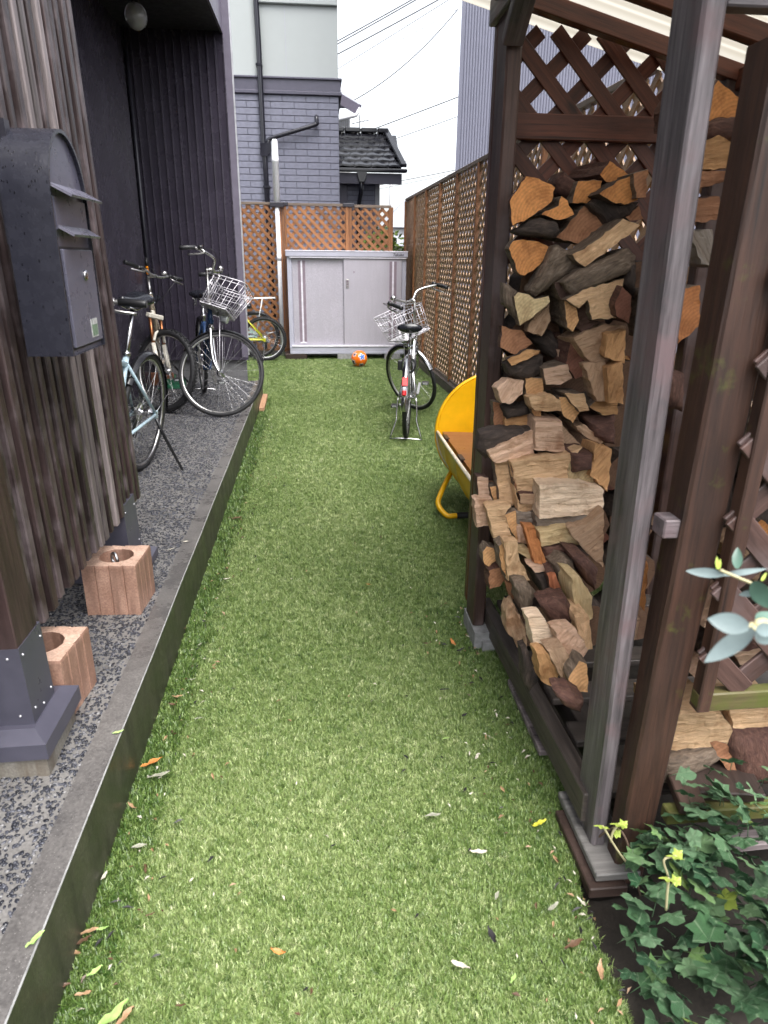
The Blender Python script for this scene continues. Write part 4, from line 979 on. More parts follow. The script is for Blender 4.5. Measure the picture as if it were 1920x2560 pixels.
cp('bottom_rail', MB().box((SX0+.045, SY-.034, SZ0+.10), (SX1-.045, SY+.02, SZ0+.126), bev=.003), 'shed_rail')
mid = (SX0+SX1)/2-.02
def door(x0, x1, y, gx, nm):
    d = cp('sliding_door', MB().box((x0, y, SZ0+.127), (x1, y+.022, SZ1-.108), bev=.003), 'shed_panel')
    z0_, z1_ = SZ0+.15, SZ1-.14
    m = MB().box((gx-.052, y-.003, z0_+.02), (gx-.013, y-.0005, z1_)).box((gx+.013, y-.003, z0_+.02), (gx+.052, y-.0005, z1_)); cp('door_groove', m, 'shed_groove', d)
    cp('groove_rib', MB().box((gx-.012, y-.008, z0_+.02), (gx+.012, y-.0005, z1_)).prism([(gx-.058, y-.012, z0_), (gx+.058, y-.012, z0_), (gx, y-.004, z0_+.03)], (0, .0115, 0)), 'shed_rail', d); return d
door(SX0+.078, mid-.003, SY+.022, SX0+.215, 0); d2 = door(mid-.03, SX1-.078, SY-.012, SX1-.205, 1)
cp('door_handle', MB().box((mid+.002, SY-.022, 1.02), (mid+.042, SY-.012, 1.14), bev=.008), 'alloy', d2)
cp('handle_recess', MB().box((mid+.010, SY-.0235, 1.095), (mid+.034, SY-.0222, 1.125)).box((mid+.010, SY-.0235, 1.06), (mid+.034, SY-.0222, 1.082)).lathe((mid+.022, SY-.0222, 1.04), (0, -1, 0), [(.009, 0), (.009, .002)], 12), 'shed_groove', d2)
cp('small_mark', MB().prism([(mid+.105, SY-.0132, 1.245), (mid+.13, SY-.0132, 1.245), (mid+.118, SY-.0132, 1.215)], (0, .001, 0)), 'shed_groove', d2)
def text(name, body, size, loc, rot, mat, parent, extrude=.0008, shear=0., off=0.):
    cu = bpy.data.curves.new(name, 'FONT'); cu.body = body; cu.size = size; cu.extrude = extrude; cu.shear = shear; cu.offset = off; cu.align_x = 'CENTER'
    cu.materials.append(MATS[mat]); o = bpy.data.objects.new(name, cu); COL.objects.link(o)
    me = bpy.data.meshes.new_from_object(o.evaluated_get(bpy.context.evaluated_depsgraph_get())); bpy.data.objects.remove(o)
    o = link(name, me, parent); o.location = loc; o.rotation_euler = rot; return o
text('emblem', 'Takubo', .052, (SX1-.135-(SX0+SX1)/2, -.0365, SZ1-.066), (rad(90), 0, 0), 'print_black', cb, shear=.25, off=.0012)
for x, w, lab, mt in ((SX0+.10, .32, 'flat dark board under the left end of the storage cabinet', 'plank_dark'), (.40, .24, 'grey block under the middle of the storage cabinet', 'stone_grey'), (SX1-.2, .24, 'grey block under the right end of the storage cabinet', 'stone_grey')):
    one('support_block', MB().box((x-w/2, SY-.03, -.01), (x+w/2, SY+.4, SZ0-.002), bev=.006), mt, lab, 'block', 'blocks under the cabinet')

# football
bc = Vector((.562, 9.66, .112)); t = thing('football', 'orange football with blue star marks resting against the storage cabinet', 'ball', bc)
part('ball_shell', MB().ball((0, 0, 0), .112, 36, 24), 'ball_orange', t)
def star_on(c, r, n, r2, mat, rot=0., rad_=.1128):
    c = Vector(c).normalized(); ax = c.orthogonal().normalized(); ay = c.cross(ax); m = MB(); K = 6; N2 = 6*n; vs = [c*rad_]
    for k in range(1, K+1):
        for i in range(N2):
            a = 2*math.pi*i/N2+rot; t = abs((i % 6)-3)/3; q = (r2+(r-r2)*t)*k/K; vs.append((c+(ax*math.cos(a)+ay*math.sin(a))*q).normalized()*rad_)
    fs = [(0, 1+i, 1+(i+1) % N2) for i in range(N2)]+[(1+k*N2+i, 1+(k+1)*N2+i, 1+(k+1)*N2+(i+1) % N2, 1+k*N2+(i+1) % N2) for k in range(K-1) for i in range(N2)]
    return m.add(vs, fs, 0, True)
for c, r, mt, ro in (((.30, -.9, .38), .46, 'ball_blue', .3), ((-.75, -.5, -.35), .40, 'ball_black', 0.), ((.25, -.8, -.75), .3, 'ball_black', .8), ((.9, .1, .2), .4, 'ball_blue', 0.), ((-.6, -.55, .6), .28, 'ball_black', .2), ((-.1, .3, 1), .4, 'ball_blue', .5)):
    part('star_mark', star_on(c, r, 5, r*.35, mt, ro), mt, t)
    part('star_outline', star_on(c, r*1.22, 5, r*.62, 'ball_white', ro, .1124), 'ball_white', t)
# offcut of wood on the turf beside the kerb
bar('wood_offcut', (-.56, 6.62, .035), (-.575, 7.35, .035), .05, .04, 'stick_wood', None)
o = bpy.data.objects['wood_offcut']; o['label'] = 'short sawn wood offcut lying on the turf beside the kerb end'; o['category'] = 'wood offcut'
# broom handle in the porch corner and the green dustpan
t = thing('broom', 'broom with orange and white handle leaning in the dark wall corner', 'broom', (-1.585, 7.05, TZ)); tp = Vector((-.05, .16, 1.20)); q = Vector((0, 0, .12))
part('handle', MB().tube([q, q.lerp(tp, .78)], .011, 8), 'white_plastic', t); part('sleeve', MB().tube([q.lerp(tp, .78), q.lerp(tp, .93)], .0125, 8), 'amber_lens', t); part('hook', MB().tube([q.lerp(tp, .93), tp], .013, 8), 'black_plastic', t)
part('bristle_head', MB().box((-.14, -.02, .0), (.14, .02, .13), bev=.01), 'seat_wood', t)
t = thing('dustpan', 'green plastic dustpan on the terrace behind the parked bicycles', 'dustpan', (-1.45, 6.95, TZ)); part('pan', MB().prism([(-.12, -.1, 0), (.12, -.1, 0), (.12, .08, 0), (-.12, .08, 0)], (0, 0, .012)).box((-.12, .07, 0), (.12, .085, .07)), 'green_plastic', t); part('handle', MB().tube([(0, .08, .05), (0, .18, .09)], .012), 'green_plastic', t)

# ---------------------------------------------------------------- chair made from a yellow oil drum
DX, DZ, DR, DY0, DY1 = 1.045, .432, .342, 2.80, 4.0
ch = thing('drum_chair', 'yellow bench cut from a steel drum with a brown wooden seat', 'chair', (DX, 3.6, 0)); CO2 = Matrix.Translation((-DX, -3.6, 0))
def dp(name, mb, mats, par=None): mb.moved(CO2); return part(name, mb, mats, par or ch)
def arc(a0, a1, r, n=28): return [(DX+r*math.cos(a0+(a1-a0)*i/n), DZ+r*math.sin(a0+(a1-a0)*i/n)) for i in range(n+1)]
A = arc(rad(180), rad(432), DR); m = MB(); nA = len(A); rows = []
for y, k in [(DY0, 1), (3.36, 1), (3.37, 1.018), (3.40, 1.018), (3.41, 1), (3.70, 1), (3.71, 1.018), (3.74, 1.018), (3.75, 1), (DY1, 1)]: rows.append([(DX+(x-DX)*k, y, DZ+(z-DZ)*k) for x, z in A])
vs = [p for r in rows for p in r]+[(DX+(x-DX)*.985, y, DZ+(z-DZ)*.985) for y in (DY0, DY1) for x, z in A]; nr = len(rows)
m.add(vs, [(i*nA+j, i*nA+j+1, (i+1)*nA+j+1, (i+1)*nA+j) for i in range(nr-1) for j in range(nA-1)], 0, True)
m.add(vs, [(nr*nA+j, (nr+1)*nA+j, (nr+1)*nA+j+1, nr*nA+j+1) for j in range(nA-1)], 0, True); dp('drum_shell', m, 'yellow_paint')
full = arc(0, rad(360), DR*.99, 40)[:-1]
dp('end_disc', MB().prism([(x, DY1-.004, z) for x, z in full], (0, -.006, 0)), 'yellow_paint')
half = arc(rad(180), rad(360), DR*.99, 24); dp('end_disc', MB().prism([(x, DY0+.004, z) for x, z in half], (0, .006, 0)), 'yellow_paint')
dp('rim_trim', MB().tube([(x, DY1-.004, z) for x, z in arc(rad(180), rad(432), DR, 40)]+[], .011, 8).tube([(DX-DR, DY1, DZ), (DX-DR-.002, 3.75, DZ+.002), (DX-DR, 3.5, DZ-.002), (DX-DR, DY0, DZ)], .010, 8), 'rim_white')
dp('rim_bead', MB().ring((DX, DY1+.002, DZ), (0, 1, 0), DR+.004, .012, 56, 8), 'yellow_paint')
dp('seat', MB().prism([(DX-DR+.03, DY0+.02, DZ-.02), (DX-DR+.03, DY1-.012, DZ-.02), (DX+DR*.95, DY1-.012, DZ-.045), (DX+DR*.95, DY0+.02, DZ-.045)], (0, 0, .022)), 'seat_wood')
dp('seat_notch', MB().box((DX-DR+.018, 3.80, DZ-.012), (DX-DR+.04, 3.90, DZ+.006)).box((DX-DR+.018, 3.36, DZ-.012), (DX-DR+.04, 3.46, DZ+.006)), 'plank_dark')
for yy_, kk in ((3.66, 1.), (2.83, .86)):
    lg = dp('leg', MB().tube(bez([((q[0]-DX)*kk+DX, q[1], q[2]) for q in [(DX-.22, yy_+.30, .25), (DX-.28, yy_+.22, .19), (DX-.345, yy_+.11, .12), (DX-.372, yy_+.045, .07), (DX-.33, yy_-.01, .022), (DX-.27, yy_-.015, .02), (DX, yy_, .02), (DX+.27, yy_, .02), (DX+.36, yy_+.02, .05), (DX+.30, yy_+.1, .125), (DX+.2, yy_+.18, .155)]], 5), .0155, 10), 'yellow_paint')
    dp('foot_sleeve', MB().tube([(DX-.272*kk, yy_-.0155, .0205), (DX-.10, yy_-.006, .0205)], .018, 10), 'rubber', lg)

# ---------------------------------------------------------------- neighbour's house
NX, NY = .405, 12.4
nh = thing('neighbour_house', 'house with grey tiled lower wall and off white upper wall behind the back fence', 'house', (NX, NY, 0)); NM = Matrix.Translation((-NX, -NY, 0))
def npart(name, mb, mats, par=None, **k): mb.moved(NM); return part(name, mb, mats, par or nh, **k)
BZ0, BZ1, WZ = 3.815, 4.055, 9.5
npart('lower_wall', MB().box((-6, NY, -.05), (NX, NY+6, BZ0)), 'house_joint')
npart('upper_wall', MB().box((-6, NY-.01, BZ1), (NX-.004, NY+6, WZ)), 'house_white')
npart('wall_joint', MB().box((-.40, NY-.0135, BZ1), (-.394, NY-.0105, 6.5)), 'shed_frame')
npart('upper_ledge', MB().box((-.83, NY-.06, 5.0), (NX-.004, NY-.0105, 7.5), bev=.01), 'house_white')
npart('band', MB().box((-6, NY-.05, BZ0), (NX+.05, NY+6, BZ0+.055), bev=.01).box((-6, NY-.035, BZ0+.058), (NX+.035, NY+6, BZ1-.03)).box((-6, NY-.06, BZ1-.03), (NX+.055, NY+6, BZ1), bev=.006), 'house_band')
tiles_src = {}
pitch_z, tw = .0945, .372; z = BZ0-pitch_z; r = 0
while z > -.02:
    x1 = NX; first = (tw if r % 2 == 0 else tw*.55) * (.36 if False else 1)
    if z < .75: break
    w = (.14 if r % 2 == 0 else .326)
    while x1 > -1.35:
        key = round(w, 3)
        if key not in tiles_src: tiles_src[key] = MB().box((-w+.003, -.013, .003), (-.003, -.0005, pitch_z-.006), bev=.003).mesh('wall_tile', 'house_tile')
        o = link('wall_tile', tiles_src[key], nh); o.location = (x1-NX, 0, z); x1 -= w; w = tw
    z -= pitch_z; r += 1
m = MB(); z = BZ0-pitch_z; r = 0
while z > .05:
    x1 = -1.35 if z > .75 else NX
    while x1 > -3.2: m.box((x1-tw+.003, NY-.013, z+.003), (x1-.003, NY-.0005, z+pitch_z-.006)); x1 -= tw
    z -= pitch_z; r += 1
npart('wall_tile', m, 'house_tile', kind='stuff')
# dark downpipe with a branch
dx = -.80
dpipe = npart('downpipe', MB().tube([(dx-.01, NY-.09, 9), (dx-.01, NY-.09, 5), (dx, NY-.09, 4.5), (dx+.005, NY-.09, 3.15), (dx+.02, NY-.09, 2.95), (dx+.05, NY-.09, .3)], .042, 14), 'pipe_dark')
npart('pipe_bracket', MB().box((dx-.055, NY-.14, 4.17), (dx+.045, NY-.012, 4.20)).box((dx-.03, NY-.14, 2.48), (dx+.085, NY-.012, 2.51)), 'pipe_dark', dpipe)
npart('hopper', MB().prism([(dx-.045, NY-.15, 3.12), (dx+.125, NY-.15, 3.12), (dx+.125, NY-.15, 3.02), (dx+.05, NY-.15, 2.93), (dx-.035, NY-.15, 2.93)], (0, .12, 0)), 'pipe_dark', dpipe)
npart('branch_pipe', MB().tube(bez([(dx+.09, NY-.10, 3.02), (dx+.085, NY-.10, 3.13), (dx+.13, NY-.10, 3.19), (-.25, NY-.10, 3.315), (.03, NY-.10, 3.40), (.055, NY-.10, 3.44), (.05, NY-.08, 3.50), (.05, NY-.0, 3.53)], 5), .032, 12), 'pipe_dark', dpipe)
# porch wing with its tiled roof
PX0, PX1, PY = .30, 1.62, 15.0
EZ, RZ, EYf, RYr = 3.10, 3.84, 14.75, 15.9
pr = npart('porch_roof', MB().prism([(PX0, EYf+.03, EZ-.08), (1.70, EYf+.03, EZ-.08), (1.70, RYr, RZ-.06), (PX0, RYr, RZ-.06)], (0, 0, .05)), 'roof_tile')
rows_ = 7; sx = .335
rt = {}
for i in range(rows_):
    f0, f1 = i/rows_, (i+1)/rows_+.02
    y0_, y1_ = EYf+(RYr-EYf)*f0, EYf+(RYr-EYf)*f1; z0_, z1_ = EZ+(RZ-EZ)*f0, EZ+(RZ-EZ)*f1
    xr = 1.78-.24*f0; x = xr-(.17 if i % 2 else 0); k = 0
    while x > PX0+.05:
        w = min(sx, x-PX0)
        m = MB(); a = []; 
        poly = [(x-w+.004, y0_, z0_+.032), (x-w*.7, y0_, z0_+.048), (x-w*.25, y0_, z0_+.034), (x-.004, y0_, z0_+.046)]
        top = [(p[0], y1_, p[2]-z0_+z1_-.034) for p in poly]
        m.add(poly+top+[(p[0], p[1], p[2]-.032) for p in poly]+[(p[0], p[1], p[2]-.03) for p in top], [(0, 1, 5, 4), (1, 2, 6, 5), (2, 3, 7, 6), (8, 9, 1, 0), (9, 10, 2, 1), (10, 11, 3, 2), (3, 11, 15, 7), (8, 0, 4, 12)])
        npart('roof_tile', m, 'roof_tile', pr); x -= w; k += 1
for i in range(4): npart('ridge_tile', MB().box((PX0+.335*i, RYr-.08, RZ+.02), (min(1.54, PX0+.335*(i+1)-.006), RYr+.1, RZ+.11), bev=.02), 'roof_tile', pr)
for i in range(6):
    f0, f1 = i/6, (i+1)/6; p, q = Vector((1.74, EYf, EZ+.03)), Vector((1.50, RYr, RZ+.05)); npart('hip_tile', MB().beam(p.lerp(q, f0), p.lerp(q, f1+.02), .13, .07, bev=.015), 'roof_tile', pr)
npart('gutter', MB().box((PX0, EYf-.11, EZ-.10), (1.80, EYf-.0, EZ-.03), bev=.02), 'pipe_dark')
npart('eaves_board', MB().box((PX0, EYf-.03, EZ-.30), (1.70, EYf+.03, EZ-.11)), 'house_band')
npart('gutter_spout', MB().prism([(.80, EYf-.10, EZ-.03), (1.03, EYf-.10, EZ-.03), (.98, EYf-.10, EZ-.22), (.95, EYf-.10, EZ-.27), (.87, EYf-.10, EZ-.27), (.85, EYf-.10, EZ-.22)], (0, .09, 0)).tube([(.91, EYf-.05, EZ-.27), (.90, EYf-.0, EZ-.45), (.86, 14.95, EZ-.7), (.85, 14.95, .2)], .04, 10), 'pipe_dark')
npart('wing_wall', MB().box((PX0, PY, -.05), (1.20, PY+1.2, EZ-.12)), 'house_joint')
npart('wing_post', MB().box((.42, PY-.09, -.05), (.63, PY-.001, EZ-.11)), 'house_band')
z = EZ-.30; r = 0
while z > .9:
    x = .65+(0 if r % 2 else -.1)
    while x < 1.19:
        w = min(.20, 1.19-x); npart('wall_tile', MB().box((max(.64, x)+.004, PY-.012, z+.004), (x+w-.004, PY-.0005, z+.082)), 'house_tile'); x += .20
    z -= .092; r += 1
npart('side_window', MB().box((1.21, PY+.1, 2.0), (1.30, PY+1.0, 2.92)), 'far_pale')

# houses further back
t = thing('far_house', 'grey roofed house peeking out above the porch roof', 'house', (.8, 22.5, 0)); FM = Matrix.Translation((-.8, -22.5, 0))
def fpart(name, mb, mats, par=None): mb.moved(FM); return part(name, mb, mats, par or t)
fr_ = fpart('roof', MB().prism([(-4, 22, 5.2), (1.33, 22, 5.42), (.72, 23.4, 6.1), (-4, 23.4, 6.1)], (0, 0, .10)), 'far_roof')
for i in range(5): f = i/5; fpart('roof_course', MB().beam(Vector((.2, 22+1.4*f, 5.42+.68*f)), Vector((1.36-.6*f, 22+1.4*f, 5.47+.68*f)), .1, .06), 'house_band', fr_)
fpart('gable_board', MB().beam((.72, 21.95, 5.64), (1.28, 21.95, 5.36), .04, .26, up=(0, 0, 1)), 'siding_trim')
fpart('wall', MB().box((-4, 22.3, -.05), (1.05, 26, 5.2)), 'far_wall')
m = MB()
for i in range(9): m.box((.55+.055*i, 22.27, 4.0), (.575+.055*i, 22.3, 5.2))
fpart('cladding', m, 'far_pale'); fpart('gutter', MB().tube([(.5, 21.9, 5.05), (1.2, 21.9, 5.22), (1.32, 21.9, 5.40)], .05, 8), 'pvc_white')
for (xo, yo, zo, sc, lab) in ((1.42, 24, 5.55, 1., 'thin tv aerial standing beside the far grey roof'),):
    t2 = thing('tv_aerial', lab, 'aerial', (xo, yo, zo-1.2)); part('mast', MB().tube([(0, 0, -4.4), (0, 0, 1.25)], .018, 6), 'wire_black', t2); m = MB().tube([(-.25, 0, 1.0), (.3, 0, 1.12)], .012, 5)
    for i in range(5): m.tube([(-.2+.11*i, -.14, .98+.02*i), (-.2+.11*i+.05, .14, 1.14+.02*i)], .008, 4)
    part('rods', m, 'wire_black', t2)
def far_house(lab, x0, x1, y, zw, zr, hip=.35, roof='far_roof', wall='far_pale'):
    t = thing('far_house', lab, 'house', ((x0+x1)/2, y, 0)); w = (x1-x0)/2
    part('wall', MB().box((-w+.2, 0, -.05), (w-.2, 5, zw)), wall, t); part('roof', MB().add([(-w, -.3, zw), (w, -.3, zw), (w, 5.3, zw), (-w, 5.3, zw), (-w*hip, 2.5, zr), (w*hip, 2.5, zr)], [(0, 1, 5, 4), (1, 2, 5), (2, 3, 4, 5), (3, 0, 4), (3, 2, 1, 0)]), roof, t)
    for i in (-.5, .1): f = part('window', MB().box((w*i-.45, -.03, zw-1.35), (w*i+.45, .02, zw-.45)), 'pvc_white', t); part('pane', MB().box((w*i-.40, -.04, zw-1.30), (w*i+.40, -.031, zw-.50)), 'house_band', f)
far_house('pale far house with grey hipped roof in the gap between the two fences', 3.3, 9.5, 38, 3.0, 4.9)
far_house('low pale house with a long flat roof in the gap between the fences', 2.3, 7.0, 27, 1.9, 2.35, .9, wall='far_wall')
t = thing('utility_pole', 'thin grey utility pole far away in the gap between the fences', 'pole', (4.45, 44, 0)); part('pole_shaft', MB().tube([(0, 0, -.05), (0, 0, 7.1)], .10, 8), 'pole_grey', t); part('crossarm', MB().box((-.9, -.05, 6.7), (.9, .05, 6.82)), 'pole_grey', t)

# corrugated building behind the right fence
cbld = CB = thing('corrugated_building', 'tall blue grey corrugated metal building beyond the right fence', 'building', (1.75, 9.3, 0))
m = MB(); p = .033; prof = []; x = 0.
while x < 5.5: prof += [(x, 0), (x+p*.35, -.007), (x+p*.65, -.007)]; x += p
nP = len(prof); m.add([(a, b, -.05) for a, b in prof]+[(a, b, 16) for a, b in prof], [(i, i+1, nP+i+1, nP+i) for i in range(nP-1)]); part('front_sheeting', m, 'corrugated_blue', cbld, kind='stuff')
part('wall_core', MB().box((.004, .004, -.05), (5.5, 6, 15.9)), 'corrugated_blue', cbld); part('corner_flashing', MB().box((-.012, -.012, -.05), (.03, .03, 16)), 'corrugated_blue', cbld)
CB.rotation_euler.z = rad(-13)
part('roof_edge', MB().box((-.03, -.04, 16), (5.5, 6, 16.1)), 'house_band', cbld)

# overhead wires
WI = [('upper of the two close parallel power wires at the top of the sky', (.55, 25, 7.68), (3.6, 25, 9.23), .022, .05), ('lower of the two close parallel power wires at the top of the sky', (.55, 25, 7.60), (3.6, 25, 9.17), .022, .05),
      ('thick single power wire below the close pair', (.55, 25, 7.34), (4.3, 25, 9.20), .024, .06), ('thin steep cable in the middle of the sky', (.55, 25, 6.92), (4.6, 25, 9.22), .013, .05), ('very faint thin cable just under the thin steep cable', (.55, 25, 6.80), (5.2, 25, 9.1), .008, .04),
      ('sagging service cable running from the far roof up to the corrugated building', (.9, 23, 5.66), (4.55, 25, 8.74), .020, .28), ('upper of two dark wires meeting the middle of the corrugated building', (1.9, 25, 5.40), (5.2, 25, 6.60), .022, .04),
      ('lower of two dark wires meeting the middle of the corrugated building', (2.4, 25, 5.06), (5.2, 25, 6.02), .016, .03), ('upper of two low wires just above the right fence', (2.0, 25, 3.74), (5.4, 25, 4.42), .016, .03), ('lower of two low wires just above the right fence', (2.0, 25, 3.62), (5.4, 25, 4.33), .010, .03)]
for lab, a, b, r, sag in WI:
    a, b = Vector(a), Vector(b); a -= (b-a)*.5; b += (b-a)*.6 if 'sagging' not in lab else Vector((0, 0, 0))
    if 'sagging' in lab: a = Vector((.9, 23, 5.66))
    pts = [a.lerp(b, i/16)-Vector((0, 0, sag*4*(i/16)*(1-i/16))) for i in range(17)]
    one('power_wire', MB().tube(pts, r*.8, 5), 'wire_black', lab, 'power wire', 'overhead wires')
# greenery beyond the back fence
def bush(lab, c, rx, ry, rz, n, mat='bush_leaf', size=.07):
    t = thing('bush', lab, 'bush', (c[0], c[1], 0)); m = MB(); rr = random.Random(int(c[0]*100))
    for i in range(n):
        a, b = rr.uniform(0, 6.28), rr.uniform(-.6, 1.4); k = rr.uniform(.55, 1.)*(1+.25*math.sin(3*a)*math.cos(4*b))
        p = Vector((rx*k*math.cos(a)*math.cos(b), ry*k*math.sin(a)*math.cos(b), c[2]+rz*k*math.sin(b))); u = Vector((rr.uniform(-1, 1), rr.uniform(-1, 1), rr.uniform(-.3, .8))).normalized(); v = u.orthogonal().normalized()
        s = size*rr.uniform(.6, 1.3); m.add([p-u*s, p+v*s*.45, p+u*s, p-v*s*.45], [(0, 1, 2, 3)])
    part('foliage', m, mat, t, kind='stuff'); part('stem', MB().tube([(0, 0, -.05), (.05, 0, c[2])], .04, 6), 'bare_twig', t)
bush('yellow green bush seen through the right end of the back lattice', (1.25, 14.0, 1.35), .5, .6, .6, 900)
bush('sparse green shrub in the gap beside the end of the right fence', (1.95, 13.2, .9), .35, .4, .7, 500)
bush('bare twiggy shrub poking above the far end of the right fence', (2.35, 14.5, 1.6), .45, .4, 1.05, 160, 'bare_twig', .035)
# ---------------------------------------------------------------- firewood shelter
rk = thing('firewood_shelter', 'dark brown timber firewood shelter with lattice ends and a pale translucent roof', 'shelter', (.64, 1.9, 0)); RKI = Matrix.Translation((-.64, -1.9, 0))
def rp(name, mb, mats, **k): mb.moved(RKI); return part(name, mb, mats, rk, **k)
def quadpost(name, a, b, mat, z0, z1):
    """post from its four corners at foot and head"""
    m = MB(); vs = [(x, y, z0) for x, y in a]+[(x, y, z1) for x, y in b]; c = Vector((sum(p[0] for p in a)/4, sum(p[1] for p in a)/4, (z0+z1)/2))
    n = 10; vs = []
    for i in range(n+1):
        t = i/n
        for k in range(4):
            p = Vector((*a[k], z0)).lerp(Vector((*b[k], z1)), t); q = Vector((*a[(k+1) % 4], z0)).lerp(Vector((*b[(k+1) % 4], z1)), t); r = Vector((*a[k-1], z0)).lerp(Vector((*b[k-1], z1)), t)
            j = R_.uniform(-.0007, .0007); vs += [p+(r-p).normalized()*.006+Vector((j, j, 0)), p+(q-p).normalized()*.006+Vector((j, -j, 0))]
    for i in range(n):
        for k in range(8): m.f.append([i*8+k, i*8+(k+1) % 8, i*8+8+(k+1) % 8, i*8+8+k]); m.m.append(0); m.sm.append(False)
    m.f += [list(range(7, -1, -1)), list(range(n*8, n*8+8))]; m.m += [0, 0]; m.sm += [False, False]; m.v = [tuple(p) for p in vs]
    return frame_obj(name, m, mat, rk, c, (0, 0, 1), (1, 0, 0))
def rect(x0, x1, y0, y1): return [(x0, y0), (x1, y0), (x1, y1), (x0, y1)]
quadpost('post', rect(.575, .622, 2.31, 2.44), rect(.570, .617, 2.31, 2.44), 'rack_wood', .065, 2.19)
bar('lattice_stile', (.600, 2.475, .1), (.596, 2.475, 2.12), .045, .045, 'rack_dark', rk, up=(1, 0, 0))
quadpost('post', rect(.645, .682, 1.25, 1.365), rect(.620, .662, 1.25, 1.365), 'post_grey', .046, 2.02)
quadpost('post', rect(.680, .757, 1.190, 1.245), rect(.724, .822, 1.19, 1.285), 'post_brown', -.02, 1.74)
quadpost('post', rect(1.30, 1.36, 2.38, 2.44), rect(1.30, 1.36, 2.38, 2.44), 'rack_wood', -.02, 1.95); quadpost('post', rect(1.34, 1.42, 1.20, 1.27), rect(1.34, 1.42, 1.20, 1.27), 'rack_wood', -.02, 1.93)
bar('sill', (.655, 1.30, .115), (.650, 2.44, .075), .045, .085, 'sill_wood', rk); bar('sill', (.76, 1.30, .105), (.76, 2.44, .085), .06, .08, 'sill_wood', rk); bar('sill', (1.28, 1.30, .105), (1.28, 2.44, .085), .06, .08, 'sill_wood', rk)
for i in range(6): bar('floor_slat', (.685, 1.34+.2*i, .155-.006*i), (1.33, 1.34+.2*i, .155-.006*i), .09, .022, 'sill_wood', rk)
rz = lambda x: 2.32-.25*x
for y in (2.395, 2.115, 1.75, 1.30): bar('rafter', (.48, y, rz(.48)-.022), (1.42, y, rz(1.42)-.022), .042, .05, 'rack_dark', rk)
bar('eave_beam', (.575, 2.50, 2.125), (.575, 1.05, 2.125), .04, .07, 'post_grey', rk); bar('eave_beam', (1.355, 2.52, 1.945), (1.355, 1.0, 1.945), .05, .06, 'rack_dark', rk)
bar('knee_brace', (.582, 2.30, 2.00), (.582, 2.12, 2.14), .034, .06, 'post_grey', rk, up=(1, 0, 0))
m = MB(); ny = 60; xs = (.42, .74, 1.08, 1.46); vs = []
for i in range(ny+1):
    y = .95+1.70*i/ny
    for x in xs: vs.append((x, y, rz(x)+.006+.005*math.sin(i*math.pi/2)))
m.add(vs, [(i*4+j, i*4+j+1, i*4+j+5, i*4+j+4) for i in range(ny) for j in range(3)], 0, True); rp('roof_sheet', m, 'roof_sheet')
# far end lattice
LY = 2.475
bar('lattice_rail', (.62, 2.452, 1.809), (1.31, 2.452, 1.809), .03, .076, 'rack_dark', rk); bar('lattice_rail', (.62, 2.475, .22), (1.31, 2.475, .22), .03, .06, 'rack_dark', rk)
lattice(rk, (.622, LY, .25), (1, 0, 0), .67, 1.83, .150, .047, .010, (0, -1, 0), 'rack_dark', off=.02)
# near end lattice with its mossy frame
NYL = 1.17
lattice(rk, (.79, NYL, .545), (1, 0, 0), .55, 1.0, .150, .047, .010, (0, -1, 0), 'rack_wood', off=.10)
bar('lattice_frame', (.785, NYL, .522), (1.36, NYL, .530), .03, .045, 'mossy_wood', rk); bar('lattice_frame', (.785, NYL, 1.57), (1.36, NYL, 1.57), .03, .045, 'rack_wood', rk)
bar('lattice_frame', (.80, NYL, .50), (.815, NYL, 1.56), .035, .03, 'post_brown', rk, up=(1, 0, 0))
bar('shelf_beam', (.78, 1.19, .192), (1.42, 1.19, .192), .035, .036, 'mossy_wood', rk); bar('cross_tie', (.672, 1.225, .905), (.745, 1.225, .905), .05, .04, 'post_grey', rk)
zt = at_y(1830, 20, 1.28).z; bar('top_rail', (.672, 1.29, zt+.035), (1.40, 1.29, zt+.035), .04, .07, 'post_grey', rk)
bar('knee_brace', (.78, 1.222, 1.48), (1.12, 1.222, 1.80), .04, .07, 'rack_wood', rk, up=(0, 1, 0))
one('concrete_kerb_piece', MB().prism([(.572, 2.255, -.01), (.655, 2.255, -.01), (.655, 2.46, -.01), (.572, 2.46, -.01)], (0, 0, .073)).box((.600, 2.235, -.01), (.648, 2.254, .03)), 'stone_grey', 'broken grey concrete kerb piece under the far shelter post', 'kerb stone')
one('plank', MB().box((.625, 1.165, .022), (.735, 1.44, .044), bev=.003), 'plank_grey', 'pale thin plank under the foot of the near shelter post', 'plank'); one('plank', MB().box((.606, 1.15, -.012), (.70, 1.40, .018), bev=.003), 'plank_dark', 'dark plank lying lowest under the near shelter post', 'plank')
one('plank', MB().beam((.655, 1.62, .02), (.66, 2.0, .015), .05, .02, bev=.002), 'pale_batten', 'pale thin plank under the shelter sill between its two posts', 'plank')
for q, lab in (((.83, 1.19, .225), 'dark weathered plank end on the mossy shelf beam, left one'), ((.93, 1.22, .228), 'broad dark ribbed plank lying on the mossy shelf beam')):
    w = .06 if 'left' in lab else .17; bar('plank', (q[0], q[1]-.03, q[2]), (q[0]+.05, q[1]+.3, q[2]+.03), w, .028, 'plank_dark', None)
    o = [x for x in bpy.data.objects if x.name.startswith('plank') and 'label' not in x][0]; o['label'] = lab; o['category'] = 'plank'
for i in range(3): bar('pallet_board', (.80+.16*i, 1.20, .10-.02*i), (1.02+.16*i, 1.26, .02), .05, .02, 'plank_dark' if i != 1 else 'pale_batten', rk)

